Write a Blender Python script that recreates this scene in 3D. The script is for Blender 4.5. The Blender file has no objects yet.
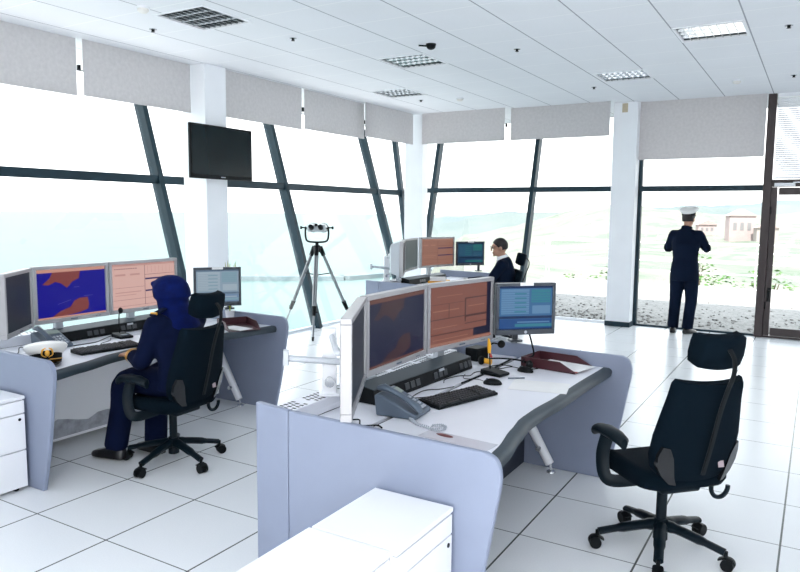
import bpy, bmesh, math, random
from math import sin, cos, pi, radians, atan2, hypot
from mathutils import Vector, Matrix

random.seed(7)
S = bpy.context.scene
COL = S.collection
EXPOSURE = 1.9
EXPF = 2.0 ** EXPOSURE
H = 1.706            # camera height
CE = 3.342           # ceiling height

# ---------------------------------------------------------------- colours / materials
def lin(r, g, b):
    f = lambda c: (c / 12.92 if c <= .04045 else ((c + .055) / 1.055) ** 2.4)
    return (f(r / 255), f(g / 255), f(b / 255))

MATS = {}
def mat(name, col, rough=.5, metal=0., noise=0., nscale=20., bump=0., bscale=200., spec=.5, coat=0., emit=None, estr=1., sheen=0.):
    if name in MATS: return MATS[name]
    m = bpy.data.materials.new(name); m.use_nodes = True
    nt = m.node_tree; p = nt.nodes['Principled BSDF']
    p.inputs['Base Color'].default_value = (*col, 1)
    p.inputs['Roughness'].default_value = rough
    p.inputs['Metallic'].default_value = metal
    p.inputs['Specular IOR Level'].default_value = spec
    p.inputs['Coat Weight'].default_value = coat
    p.inputs['Sheen Weight'].default_value = sheen
    tc = nt.nodes.new('ShaderNodeTexCoord')
    if noise:
        n = nt.nodes.new('ShaderNodeTexNoise'); n.inputs['Scale'].default_value = nscale; n.inputs['Detail'].default_value = 4
        r = nt.nodes.new('ShaderNodeMapRange')
        r.inputs['From Min'].default_value = .3; r.inputs['From Max'].default_value = .7
        r.inputs['To Min'].default_value = 1 - noise; r.inputs['To Max'].default_value = 1 + noise
        v = nt.nodes.new('ShaderNodeVectorMath'); v.operation = 'SCALE'
        v.inputs[0].default_value = col
        nt.links.new(tc.outputs['Object'], n.inputs['Vector'])
        nt.links.new(n.outputs['Fac'], r.inputs['Value'])
        nt.links.new(r.outputs['Result'], v.inputs['Scale'])
        nt.links.new(v.outputs['Vector'], p.inputs['Base Color'])
    if bump:
        n2 = nt.nodes.new('ShaderNodeTexNoise'); n2.inputs['Scale'].default_value = bscale; n2.inputs['Detail'].default_value = 3
        b = nt.nodes.new('ShaderNodeBump'); b.inputs['Strength'].default_value = bump; b.inputs['Distance'].default_value = .004
        nt.links.new(tc.outputs['Object'], n2.inputs['Vector'])
        nt.links.new(n2.outputs['Fac'], b.inputs['Height'])
        nt.links.new(b.outputs['Normal'], p.inputs['Normal'])
    if emit is not None:
        p.inputs['Emission Color'].default_value = (*emit, 1)
        p.inputs['Emission Strength'].default_value = estr
    MATS[name] = m
    return m

def screen_mat(rgb):
    """a lit pixel area: rgb as it should look on the photograph"""
    c = lin(*rgb)
    return mat('screen_%d_%d_%d' % rgb, (.006, .006, .007), .35, emit=c, estr=1.0 / EXPF, spec=.14)

def glass_mat(name, tint=(1, 1, 1), refl=1.0):
    if name in MATS: return MATS[name]
    m = bpy.data.materials.new(name); m.use_nodes = True
    nt = m.node_tree; nt.nodes.clear()
    o = nt.nodes.new('ShaderNodeOutputMaterial'); mx = nt.nodes.new('ShaderNodeMixShader')
    t = nt.nodes.new('ShaderNodeBsdfTransparent'); t.inputs['Color'].default_value = (*tint, 1)
    g = nt.nodes.new('ShaderNodeBsdfGlossy'); g.inputs['Roughness'].default_value = .02
    fr = nt.nodes.new('ShaderNodeLayerWeight'); fr.inputs['Blend'].default_value = .5
    pw = nt.nodes.new('ShaderNodeMath'); pw.operation = 'POWER'; pw.inputs[1].default_value = 5
    ml = nt.nodes.new('ShaderNodeMath'); ml.operation = 'MULTIPLY_ADD'; ml.inputs[1].default_value = .6; ml.inputs[2].default_value = .02
    nt.links.new(fr.outputs['Facing'], pw.inputs[0]); nt.links.new(pw.outputs[0], ml.inputs[0]); nt.links.new(ml.outputs[0], mx.inputs[0]); nt.links.new(t.outputs[0], mx.inputs[1]); nt.links.new(g.outputs[0], mx.inputs[2])
    nt.links.new(mx.outputs[0], o.inputs[0])
    MATS[name] = m
    return m

def grid_mat(name, base, line, x0, y0, step, wx, wy, rough, linex=None, speck=.05, spec=.5, bumpy=0., mott=.03):
    """square tiles drawn by the object's own coordinates; wx = joint width of the lines along Y, wy of those along X"""
    m = bpy.data.materials.new(name); m.use_nodes = True
    nt = m.node_tree; p = nt.nodes['Principled BSDF']; p.inputs['Roughness'].default_value = rough
    p.inputs['Specular IOR Level'].default_value = spec
    tc = nt.nodes.new('ShaderNodeTexCoord'); sp = nt.nodes.new('ShaderNodeSeparateXYZ')
    nt.links.new(tc.outputs['Object'], sp.inputs[0])
    def M(op, a, b=None):
        n = nt.nodes.new('ShaderNodeMath'); n.operation = op
        for i, v in enumerate((a, b)):
            if v is None: continue
            if isinstance(v, (int, float)): n.inputs[i].default_value = v
            else: nt.links.new(v, n.inputs[i])
        return n.outputs[0]
    def mask(out, off, w):
        f = M('FRACT', M('ADD', M('DIVIDE', M('SUBTRACT', out, off), step), 1000.5))
        return M('LESS_THAN', M('ABSOLUTE', M('SUBTRACT', f, .5)), w / step / 2)
    mx_, my_ = mask(sp.outputs[0], x0, wx), mask(sp.outputs[1], y0, wy)
    n = nt.nodes.new('ShaderNodeTexNoise'); n.inputs['Scale'].default_value = 160; n.inputs['Detail'].default_value = 2
    nt.links.new(tc.outputs['Object'], n.inputs['Vector'])
    n2 = nt.nodes.new('ShaderNodeTexNoise'); n2.inputs['Scale'].default_value = 1.7
    nt.links.new(tc.outputs['Object'], n2.inputs['Vector'])
    k = M('ADD', M('ADD', M('MULTIPLY', M('SUBTRACT', n.outputs[0], .5), speck * 2), M('MULTIPLY', M('SUBTRACT', n2.outputs[0], .5), mott * 2)), 1.0)
    v = nt.nodes.new('ShaderNodeVectorMath'); v.operation = 'SCALE'; v.inputs[0].default_value = base
    nt.links.new(k, v.inputs['Scale'])
    a = nt.nodes.new('ShaderNodeMix'); a.data_type = 'RGBA'; b = nt.nodes.new('ShaderNodeMix'); b.data_type = 'RGBA'
    nt.links.new(my_, a.inputs[0]); nt.links.new(v.outputs[0], a.inputs[6]); a.inputs[7].default_value = (*line, 1)
    nt.links.new(mx_, b.inputs[0]); nt.links.new(a.outputs[2], b.inputs[6]); b.inputs[7].default_value = (*(linex or line), 1)
    nt.links.new(b.outputs[2], p.inputs['Base Color'])
    MATS[name] = m
    return m

def cloth_mat(name, col, transl=.3):
    m = bpy.data.materials.new(name); m.use_nodes = True
    nt = m.node_tree; nt.nodes.clear()
    o = nt.nodes.new('ShaderNodeOutputMaterial'); mx = nt.nodes.new('ShaderNodeMixShader'); mx.inputs[0].default_value = transl
    d = nt.nodes.new('ShaderNodeBsdfDiffuse'); t = nt.nodes.new('ShaderNodeBsdfTranslucent')
    tc = nt.nodes.new('ShaderNodeTexCoord'); n = nt.nodes.new('ShaderNodeTexNoise'); n.inputs['Scale'].default_value = 26; n.inputs['Detail'].default_value = 6
    r = nt.nodes.new('ShaderNodeMapRange'); r.inputs['To Min'].default_value = .86; r.inputs['To Max'].default_value = 1.12
    v = nt.nodes.new('ShaderNodeVectorMath'); v.operation = 'SCALE'; v.inputs[0].default_value = col
    nt.links.new(tc.outputs['Object'], n.inputs['Vector']); nt.links.new(n.outputs[0], r.inputs[0]); nt.links.new(r.outputs[0], v.inputs['Scale'])
    for q in (d, t): nt.links.new(v.outputs[0], q.inputs['Color'])
    nt.links.new(d.outputs[0], mx.inputs[1]); nt.links.new(t.outputs[0], mx.inputs[2]); nt.links.new(mx.outputs[0], o.inputs[0])
    MATS[name] = m
    return m

def terrain_mat(name, cols, scale, rough=.95, bump=0.):
    m = bpy.data.materials.new(name); m.use_nodes = True
    nt = m.node_tree; p = nt.nodes['Principled BSDF']; p.inputs['Roughness'].default_value = rough
    p.inputs['Specular IOR Level'].default_value = .1
    tc = nt.nodes.new('ShaderNodeTexCoord'); n = nt.nodes.new('ShaderNodeTexNoise')
    n.inputs['Scale'].default_value = scale; n.inputs['Detail'].default_value = 8; n.inputs['Roughness'].default_value = .65
    cr = nt.nodes.new('ShaderNodeValToRGB'); el = cr.color_ramp.elements
    lo, hi = .34, .68
    for i, c in enumerate(cols):
        pos = lo + (hi - lo) * i / (len(cols) - 1)
        e = el[i] if i < 2 else el.new(pos)
        e.position = pos; e.color = (*c, 1)
    nt.links.new(tc.outputs['Object'], n.inputs['Vector']); nt.links.new(n.outputs[0], cr.inputs[0]); nt.links.new(cr.outputs[0], p.inputs['Base Color'])
    if bump:
        b = nt.nodes.new('ShaderNodeBump'); b.inputs['Strength'].default_value = bump; b.inputs['Distance'].default_value = .03
        nt.links.new(n.outputs[0], b.inputs['Height']); nt.links.new(b.outputs[0], p.inputs['Normal'])
    MATS[name] = m
    return m

# ---------------------------------------------------------------- mesh collector
class MB:
    def __init__(s): s.bm = bmesh.new(); s.mi = 0
    def _f(s, vs):
        try:
            f = s.bm.faces.new(vs); f.material_index = s.mi; return f
        except ValueError: return None
    def mesh(s, verts, faces, M=None):
        vs = [s.bm.verts.new((M @ Vector(v)) if M else v) for v in verts]
        for f in faces: s._f([vs[i] for i in f])
        return s
    def box(s, c, d, rz=0, rx=0, ry=0, top=(1, 1)):
        """top scales the upper face in x and y (tapered boxes)"""
        x, y, z = d[0] / 2, d[1] / 2, d[2] / 2; a, b = top
        v = [(-x, -y, -z), (x, -y, -z), (x, y, -z), (-x, y, -z), (-x * a, -y * b, z), (x * a, -y * b, z), (x * a, y * b, z), (-x * a, y * b, z)]
        M = Matrix.Translation(c) @ Matrix.Rotation(rz, 4, 'Z') @ Matrix.Rotation(ry, 4, 'Y') @ Matrix.Rotation(rx, 4, 'X')
        return s.mesh(v, [(0, 3, 2, 1), (4, 5, 6, 7), (0, 1, 5, 4), (1, 2, 6, 5), (2, 3, 7, 6), (3, 0, 4, 7)], M)
    def b2(s, lo, hi):
        return s.box([(lo[i] + hi[i]) / 2 for i in range(3)], [abs(hi[i] - lo[i]) for i in range(3)])
    def rings(s, rings, close=True, caps=True):
        R = [[s.bm.verts.new(p) for p in r] for r in rings]; n = len(R[0])
        for a, b in zip(R, R[1:]):
            for i in range(n if close else n - 1):
                j = (i + 1) % n
                s._f([a[i], a[j], b[j], b[i]])
        if caps and close:
            s._f(R[0][::-1]); s._f(R[-1])
        return s
    def cyl(s, p0, p1, r0, r1=None, n=16, caps=True):
        return s.tube([p0, p1], [r0, r0 if r1 is None else r1], n, caps)
    def tube(s, pts, r, n=8, caps=True, flat=1.0, up=None):
        """swept tube; r is one radius or a list; flat squeezes it along the second frame axis"""
        P = [Vector(p) for p in pts]
        if not isinstance(r, (list, tuple)): r = [r] * len(P)
        T = []
        for i in range(len(P)):
            t = (P[min(i + 1, len(P) - 1)] - P[max(i - 1, 0)]); T.append(t.normalized() if t.length > 1e-9 else Vector((0, 0, 1)))
        u = Vector(up) if up else (Vector((0, 0, 1)) if abs(T[0].z) < .9 else Vector((1, 0, 0)))
        rg = []
        for p, t, q in zip(P, T, r):
            u = (u - t * u.dot(t)); u = u.normalized() if u.length > 1e-6 else t.orthogonal().normalized()
            w = t.cross(u)
            qa, qb = (q if isinstance(q, (tuple, list)) else (q, q * flat))
            rg.append([p + u * (qb * cos(2 * pi * k / n)) + w * (qa * sin(2 * pi * k / n)) for k in range(n)])
        return s.rings(rg, True, caps)
    def prism(s, poly, a, b, axis='z'):
        """polygon extruded from a to b along the axis; poly is (x,y), (x,z) or (y,z)"""
        mp = {'z': lambda u, v, w: (u, v, w), 'y': lambda u, v, w: (u, w, v), 'x': lambda u, v, w: (w, u, v)}[axis]
        return s.rings([[mp(u, v, a) for u, v in poly], [mp(u, v, b) for u, v in poly]])
    def lathe(s, prof, c=(0, 0, 0), n=24, M=None):
        c = Vector(c); rg = []
        for r, z in prof:
            ring = [Vector((r * cos(2 * pi * k / n), r * sin(2 * pi * k / n), z)) for k in range(n)]
            rg.append([c + ((M @ v) if M else v) for v in ring])
        return s.rings(rg)
    def ell(s, c, r, n=16, m=10, M=None):
        c = Vector(c); rg = []
        for i in range(m + 1):
            a = -pi / 2 + pi * i / m; q = max(cos(a), .02)
            ring = [Vector((r[0] * q * cos(2 * pi * k / n), r[1] * q * sin(2 * pi * k / n), r[2] * sin(a))) for k in range(n)]
            rg.append([c + ((M @ v) if M else v) for v in ring])
        return s.rings(rg)
    def build(s, name, mats, parent=None, smooth=True, bevel=0., seg=2, loc=(0, 0, 0), rot=(0, 0, 0), ang=38):
        bm = s.bm
        bmesh.ops.recalc_face_normals(bm, faces=bm.faces[:])
        for f in bm.faces: f.smooth = smooth
        for e in bm.edges:
            if len(e.link_faces) == 2: e.smooth = e.calc_face_angle(0) < radians(ang)
        me = bpy.data.meshes.new(name); bm.to_mesh(me); bm.free()
        for m in (mats if isinstance(mats, (list, tuple)) else [mats]): me.materials.append(m)
        o = bpy.data.objects.new(name, me); COL.objects.link(o)
        o.location = loc; o.rotation_euler = rot
        if parent: o.parent = parent
        if bevel:
            b = o.modifiers.new('Bevel', 'BEVEL'); b.width = bevel; b.segments = seg; b.limit_method = 'ANGLE'; b.angle_limit = radians(40)
        return o

def fuse(mb, name, mt, parent, voxel=.01, smooth=6, loc=(0, 0, 0)):
    """weld everything in the collector into one continuous surface"""
    o = mb.build(name, mt, None)
    r = o.modifiers.new('R', 'REMESH'); r.mode = 'VOXEL'; r.voxel_size = voxel; r.use_smooth_shade = True
    q = o.modifiers.new('S', 'SMOOTH'); q.factor = .5; q.iterations = smooth
    dg = bpy.context.evaluated_depsgraph_get(); dg.update()
    me = bpy.data.meshes.new_from_object(o.evaluated_get(dg)); me.name = name
    old = o.data; o.modifiers.clear(); o.data = me; bpy.data.meshes.remove(old)
    if not me.materials: me.materials.append(mt)
    for p in me.polygons: p.use_smooth = True
    o.parent = parent; o.location = loc
    return o

def thing(name, label, cat, loc=(0, 0, 0), rz=0., group=None):
    o = bpy.data.objects.new(name, None); COL.objects.link(o)
    o.location = loc; o.rotation_euler = (0, 0, rz); o.empty_display_size = .1
    o['label'] = label; o['category'] = cat
    if group: o['group'] = group
    return o
def tag(o, label, cat, group=None, kind=None):
    if label: o['label'] = label
    if cat: o['category'] = cat
    if group: o['group'] = group
    if kind: o['kind'] = kind
    return o
def struct(o, label, cat=None):
    o['kind'] = 'structure'; o['label'] = label
    o['category'] = cat or o.name.split('.')[0].split('_')[0]
    return o
def dup(root, loc, rz, label, group=None):
    r = root.copy(); COL.objects.link(r); r.location = loc; r.rotation_euler = (0, 0, rz); r['label'] = label
    if group: r['group'] = group
    for ch in list(root.children):
        c = ch.copy(); COL.objects.link(c); c.parent = r
        for g in ch.children:
            d = g.copy(); COL.objects.link(d); d.parent = c
    return r
def smoothpath(pts, k=6):
    """Catmull-Rom through points"""
    P = [Vector(p) for p in pts]; out = []
    for i in range(len(P) - 1):
        a, b, c, d = P[max(i - 1, 0)], P[i], P[i + 1], P[min(i + 2, len(P) - 1)]
        for j in range(k):
            t = j / k
            out.append(.5 * ((2 * b) + (c - a) * t + (2 * a - 5 * b + 4 * c - d) * t * t + (3 * b - a - 3 * c + d) * t ** 3))
    out.append(P[-1])
    return [tuple(v) for v in out]
def interp(tab, x):
    """smooth table lookup"""
    if x <= tab[0][0]: return tab[0][1]
    for (a, u), (b, v) in zip(tab, tab[1:]):
        if x <= b:
            t = (x - a) / (b - a); t = t * t * (3 - 2 * t) * .5 + t * .5
            return u + (v - u) * t
    return tab[-1][1]
def rrect(x0, y0, x1, y1, r, n=5):
    o = []
    for cx, cy, a in ((x1 - r, y0 + r, -90), (x1 - r, y1 - r, 0), (x0 + r, y1 - r, 90), (x0 + r, y0 + r, 180)):
        for k in range(n + 1):
            t = radians(a + 90 * k / n); o.append((cx + r * cos(t), cy + r * sin(t)))
    return o

# ---------------------------------------------------------------- palette
WHITE = mat('white_paint', (.84, .85, .88), .45, noise=.015, nscale=3)
COLUMN = mat('column_paint', (.88, .90, .93), .5, noise=.015, nscale=4)
LAV = mat('lavender_laminate', (.235, .270, .365), .45, noise=.02, nscale=8)
LAVD = mat('lavender_edge', (.50, .52, .63), .4)
DESKW = mat('white_worktop', (.76, .77, .83), .38, noise=.01, nscale=6)
EDGE = mat('grey_rubber_edge', (.028, .042, .055), .5, noise=.05)
NAVY = mat('dark_mullion_paint', (.014, .034, .048), .45, spec=.25, noise=.05, nscale=10)
BROWN = mat('dark_door_paint', (.030, .017, .018), .4, noise=.08, nscale=10)
BLACKP = mat('black_plastic', (.004, .0055, .007), .5, spec=.16)
BLACKM = mat('black_matte', (.004, .005, .006), .7, spec=.2)
GREYP = mat('grey_phone_plastic', (.085, .115, .155), .42)
GREYL = mat('light_grey_plastic', (.42, .45, .50), .4)
SILVER = mat('silver_bezel', (.36, .355, .37), .35, metal=.25)
SHELL = mat('monitor_shell', (.50, .53, .57), .4)
HPGREY = mat('charcoal_bezel', (.055, .065, .08), .35)
CHROME = mat('brushed_metal', (.62, .64, .66), .25, metal=.9)
FABRIC = mat('black_chair_fabric', (.0013, .0056, .0105), .9, bump=.4, bscale=400, spec=.08)
CPLAST = mat('chair_plastic', (.0016, .0066, .0112), .45, spec=.18)
LUMBAR = mat('chair_grey_shell', (.008, .009, .011), .22)
UNIF = mat('navy_uniform_cloth', (.0012, .0045, .024), .9, bump=.2, bscale=300, spec=.12)
SUIT = mat('dark_suit_cloth', (.0030, .0085, .024), .9, bump=.2, bscale=300, spec=.12)
SCARF = mat('blue_headscarf_cloth', (.0006, .006, .066), .85, noise=.25, nscale=20, bump=.3, bscale=120, spec=.12)
SKIN = mat('skin', (.46, .25, .17), .55, noise=.06, nscale=30)
HAIR = mat('dark_hair', (.012, .009, .009), .6, bump=.5, bscale=250)
SHOE = mat('black_shoe_leather', (.008, .008, .010), .3)
GOLD = mat('gold_braid', (.75, .38, .04), .4, metal=.2)
YELL = mat('yellow_plastic', (.85, .42, .02), .45)
CAPW = mat('white_cap_cloth', (.82, .82, .80), .7)
MAROON = mat('maroon_tray_plastic', (.055, .012, .018), .4)
PAPER = mat('paper', (.84, .84, .84), .7, noise=.02, nscale=15)
RED = mat('red_paper', (.45, .05, .05), .6)
SLOTS = mat('slot_dark', (.01, .012, .015), .8)
GLASS = glass_mat('clear_glass', (.97, .99, .99))
BLIND = cloth_mat('beige_blind_cloth', (.73, .71, .715), .42)
# ================================================================ THE ROOM
FLOOR = grid_mat('floor_tiles', (.82, .84, .86), (.10, .11, .11), -4.272, 2.197, .6, .010, .0065, .25, speck=.07, spec=.35)
CEIL = grid_mat('ceiling_tiles', (.81, .82, .85), (.92, .92, .93), -3.038, .45, .6, .012, .010, .9, linex=(.34, .35, .38), speck=.05, spec=.2)
m = MB(); m.b2((-6.36, -3.0, -.12), (2.9, 11.06, 0)); fl = struct(m.build('floor', FLOOR, smooth=False), 'pale grey square raised floor tiles with thin dark joints', 'floor')

# ceiling lights sit in openings of the ceiling slab
LIGHTS = [(-4.948, 4.17), (-4.22, 6.52), (-5.42, 8.22), (-2.41, 8.43), (-1.235, 6.72)]
LS = .585
xs = sorted({-7.7, 2.9} | {x for x, y in LIGHTS} | {x + LS for x, y in LIGHTS}); ys = sorted({-1.2, 12.3} | {y for x, y in LIGHTS} | {y + LS for x, y in LIGHTS})
m = MB()
for xa, xb in zip(xs, xs[1:]):
    for ya, yb in zip(ys, ys[1:]):
        if any(abs(xa - x) < 1e-6 and ya > y - 1e-6 and yb < y + LS + 1e-6 or
               (xa > x - 1e-6 and xb < x + LS + 1e-6 and ya > y - 1e-6 and yb < y + LS + 1e-6) for x, y in LIGHTS): continue
        m.mesh([(xa, ya, CE), (xb, ya, CE), (xb, yb, CE), (xa, yb, CE)], [(0, 3, 2, 1)])
m.b2((-7.7, -1.2, CE + .16), (2.9, 12.3, CE + .34))
m.b2((-7.7, -1.2, CE), (-7.62, 12.3, CE + .16)); m.b2((2.82, -1.2, CE), (2.9, 12.3, CE + .16)); m.b2((-7.62, 12.22, CE), (2.82, 12.3, CE + .16))
struct(m.build('ceiling', CEIL, smooth=False), 'white suspended ceiling of square tiles', 'ceiling')

m = MB(); m.b2((2.78, -3, 0), (2.9, 11.06, CE)); struct(m.build('wall_right', WHITE, smooth=False), 'plain white side wall')
m = MB(); m.b2((-7.7, -1.2, 0), (-2.3, -1.08, CE)); struct(m.build('wall_rear_block', WHITE, smooth=False), 'unseen white wall added behind the camera to block light')  # added out of view, keeps light from the rear off the left desk
m = MB(); m.b2((-6.34, -1.08, 0), (-6.22, .91, CE)); struct(m.build('wall_left_block', WHITE, smooth=False), 'unseen white wall added before the long window wall to block light')  # unseen, added to close the nearest glass and dim the left desk panels

# ---- sloping glass wall on the left : x = -6.2 - .3 z
def xl(z): return -6.2 - .302 * z
def yb(z): return 10.95 + .262 * z
TZ = 2.06
lefty = [.95, 3.37, 5.78, 8.08, 10.59, 99]
def slab(mb, quad, n, t):
    """thin plate: quad pushed along n by t"""
    q = [Vector(p) for p in quad]; n = Vector(n).normalized() * t
    mb.mesh([p for p in q] + [p + n for p in q], [(0, 1, 2, 3), (7, 6, 5, 4), (0, 4, 5, 1), (1, 5, 6, 2), (2, 6, 7, 3), (3, 7, 4, 0)])
nl = (1, 0, .302); w = .036
wi = 0
for a, b in zip(lefty, lefty[1:]):
    wi += 1; m = MB()
    y = b if b < 50 else None
    E = (lambda z_: b - w) if y else (lambda z_: yb(z_) - .06)
    if y:
        m.mesh([(xl(0) - .10, y - w, 0), (xl(0) + .05, y - w, 0), (xl(0) + .05, y + w, 0), (xl(0) - .10, y + w, 0),
                (xl(CE) - .10, y - w, CE), (xl(CE) + .05, y - w, CE), (xl(CE) + .05, y + w, CE), (xl(CE) - .10, y + w, CE)],
               [(0, 3, 2, 1), (4, 5, 6, 7), (0, 1, 5, 4), (1, 2, 6, 5), (2, 3, 7, 6), (3, 0, 4, 7)])
    y1 = b - w if y else yb(TZ)
    m.box((xl(TZ), (a + w + y1) / 2, TZ), (.06, y1 - a - w, .098))
    fr = struct(m.build('window_%d' % wi, NAVY, smooth=False), 'sloping seaward window bay with dark mullion and transom', 'window')
    for z0, z1 in ((.02, TZ - .03), (TZ + .03, CE - .01)):
        g = MB(); slab(g, [(xl(z0), a + w, z0), (xl(z0), E(z0), z0), (xl(z1), E(z1), z1), (xl(z1), a + w, z1)], nl, -.008)
        g.build('pane', GLASS, fr, smooth=False)
# ---- sloping glass at the back
backx = [-6.16, -4.24, -2.52]
for i, (a, b) in enumerate(zip([-7.1] + backx, backx)):
    wi += 1; m = MB(); x = b
    if x != -2.52:
        m.mesh([(x - w, yb(0) - .05, 0), (x + w, yb(0) - .05, 0), (x + w, yb(0) + .1, 0), (x - w, yb(0) + .1, 0),
                (x - w, yb(CE) - .05, CE), (x + w, yb(CE) - .05, CE), (x + w, yb(CE) + .1, CE), (x - w, yb(CE) + .1, CE)],
               [(0, 3, 2, 1), (4, 5, 6, 7), (0, 1, 5, 4), (1, 2, 6, 5), (2, 3, 7, 6), (3, 0, 4, 7)])
    if i == 0:
        m.tube([(xl(0), yb(0) - .05, 0), (xl(CE), yb(CE) - .05, CE)], .065, 4, up=(1, -1, 0))
    A = (lambda z_: a + w) if i else (lambda z_: xl(z_) + .06)
    x0 = A(TZ); x1 = b - (w if x != -2.52 else 0); m.box(((x0 + x1) / 2, yb(TZ) - .005, TZ + .04), (x1 - x0, .06, .088))
    fr = struct(m.build('window_%d' % wi, NAVY, smooth=False), 'sloping landward window bay with dark mullion and transom', 'window')
    for z0, z1 in ((.02, TZ + .01), (TZ + .07, CE - .01)):
        g = MB(); slab(g, [(A(z0), yb(z0), z0), (b - w, yb(z0), z0), (b - w, yb(z1), z1), (A(z1), yb(z1), z1)], (0, -1, .26), -.008)
        g.build('pane', GLASS, fr, smooth=False)
# ---- upright bay beside the door
wi += 1; m = MB()
m.b2((-2.385, 10.96, 0), (-2.325, 11.04, CE)); m.b2((-2.325, 10.96, 2.04), (-.70, 11.04, 2.12)); m.b2((-2.325, 10.97, 0), (-.70, 11.03, .03))
m.mi = 0
fr = struct(m.build('window_%d' % wi, NAVY, smooth=False), 'tall upright window bay before the standing man', 'window')
for z0, z1 in ((.03, 2.04), (2.12, CE)):
    g = MB(); g.b2((-2.325, 10.998, z0), (-.70, 11.004, z1)); g.build('pane', GLASS, fr, smooth=False)
# ---- door
m = MB(); m.b2((-.70, 10.90, 0), (-.595, 11.06, CE)); m.b2((.42, 10.90, 0), (.52, 11.06, CE))
m.b2((-.595, 10.92, 2.09), (.42, 11.04, 2.19)); m.b2((-.595, 10.92, 0), (.42, 11.08, .025))
dr = struct(m.build('door_1', BROWN, smooth=False, bevel=.006), 'dark framed glazed door to the terrace', 'door')
m = MB()
m.b2((-.593, 10.93, .03), (-.520, 10.99, 2.085)); m.b2((.33, 10.94, .03), (.41, 10.99, 2.08)); m.b2((-.505, 10.94, .03), (.33, 10.99, .14)); m.b2((-.505, 10.94, 1.98), (.33, 10.99, 2.08))
lf = m.build('door_leaf', BROWN, dr, smooth=False, bevel=.004)
g = MB(); g.b2((-.505, 10.96, .14), (.33, 10.968, 1.98)); g.build('pane', GLASS, lf, smooth=False)
m = MB(); m.b2((-.56, 10.86, 2.095), (-.31, 10.918, 2.14)); m.tube([(-.34, 10.89, 2.145), (-.1, 10.80, 2.15), (.12, 10.90, 2.16)], .010, 6)
o = m.build('door_closer', WHITE, dr, bevel=.006); o['label'] = 'silver door closer'
m = MB(); m.tube([(-.545, 10.94, .66), (-.545, 10.89, .66), (-.545, 10.885, .52), (-.545, 10.94, .52)], .012, 8); m.b2((-.57, 10.925, .5), (-.52, 10.94, .70))
m.build('door_handle', BLACKP, lf)
for z_ in (.4, 1.72): 
    m = MB(); m.cyl((-.592, 10.93, z_), (-.592, 10.93, z_ + .1), .013); m.build('hinge', BLACKP, dr)
g = MB(); g.b2((-.595, 10.998, 2.19), (.42, 11.004, CE)); g.build('pane', GLASS, dr, smooth=False)
# bay to the right of the door and the wall beside it
wi += 1; m = MB(); m.b2((.52, 10.96, 2.04), (2.78, 11.04, 2.12)); m.b2((2.70, 10.96, 0), (2.78, 11.04, CE)); fr = struct(m.build('window_%d' % wi, NAVY, smooth=False), 'window bay beyond the door', 'window')
for z0, z1 in ((0, 2.04), (2.12, CE)):
    g = MB(); g.b2((.52, 10.998, z0), (2.70, 11.004, z1)); g.build('pane', GLASS, fr, smooth=False)
# small return panes where the sloping glass meets the upright bay
g = MB(); g.mesh([(-2.53, 11.0, 0.2), (-2.53, yb(CE), CE), (-2.53, 11.0, CE), (-2.525, 11.0, .2), (-2.525, yb(CE), CE), (-2.525, 11.0, CE)], [(0, 1, 2), (5, 4, 3), (0, 3, 4, 1), (1, 4, 5, 2), (2, 5, 3, 0)])
struct(g.build('trim_2', WHITE, smooth=False), 'white return panel behind the pillar', 'trim')
# ---- pillars
m = MB(); m.b2((-6.39, 5.77, 0), (-6.02, 6.10, CE)); struct(m.build('pillar', COLUMN, smooth=False, bevel=.006), 'white square pillar carrying the wall television', 'pillar')
m = MB(); m.prism([(-6.17, 10.46), (-5.87, 10.54), (-5.95, 10.88), (-6.25, 10.80)], 0, CE); struct(m.build('pillar', COLUMN, smooth=False, bevel=.006), 'white square pillar in the corner of the glass walls', 'pillar')
m = MB(); m.b2((-2.725, 10.72, 0), (-2.375, 10.95, CE)); struct(m.build('pillar', COLUMN, smooth=False, bevel=.006), 'white square pillar beside the standing man', 'pillar')
m = MB()
for lo, hi in (((-2.737, 10.708, 0), (-2.363, 10.72, .075)), ((-2.737, 10.72, 0), (-2.725, 10.95, .075)), ((-2.375, 10.72, 0), (-2.363, 10.95, .075))): m.b2(lo, hi)
struct(m.build('baseboard_pillar', NAVY, smooth=False), 'dark skirting around the foot of the pillar', 'baseboard')
m = MB(); m.b2((-6.30, .95, 0), (-6.235, 11.0, .035)); m.b2((-6.235, 10.95, 0), (-2.53, 10.99, .035)); struct(m.build('trim_1', WHITE, smooth=False), 'low white sill along the foot of the glass', 'trim')
m = MB(); m.b2((-2.60, 10.706, 3.19), (-2.52, 10.72, 3.32)); m.b2((-2.585, 10.698, 3.23), (-2.535, 10.706, 3.29))
tag(m.build('wall_sensor', mat('sensor_beige', (.55, .47, .34), .5), bevel=.004), 'small beige sensor box at the top of the pillar beside the standing man', 'sensor')

# ---- roller blinds
def blind(a, b, zb, along, c, label, bracket=None):
    r = thing('roller_blind', label, 'blind', ((c, (a + b) / 2, CE) if along == 'y' else ((a + b) / 2, c, CE)), 0, 'roller blinds drawn half down over the glass walls')
    L = abs(b - a); m = MB(); h = CE - zb
    f = (lambda lo, hi: m.b2((lo[1], lo[0], lo[2]), (hi[1], hi[0], hi[2]))) if along == 'y' else (lambda lo, hi: m.b2(lo, hi))
    f((-L / 2, -.002, -h + .02), (L / 2, .002, -.0)); m.build('cloth', BLIND, r, smooth=False)
    m = MB()
    f((-L / 2, -.006, -h), (L / 2, .006, -h + .02)); m.build('bottom_bar', GREYL if 0 else BLIND, r, smooth=False)
    if bracket is not None:
        m = MB(); s = L / 2 + .028 if bracket > 0 else -L / 2 - .028
        f((s - .013, -.012, -.30), (s + .013, .012, -.245)); m.build('chain_bracket', BLACKP, r)
    return r
X_ = -6.10
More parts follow.
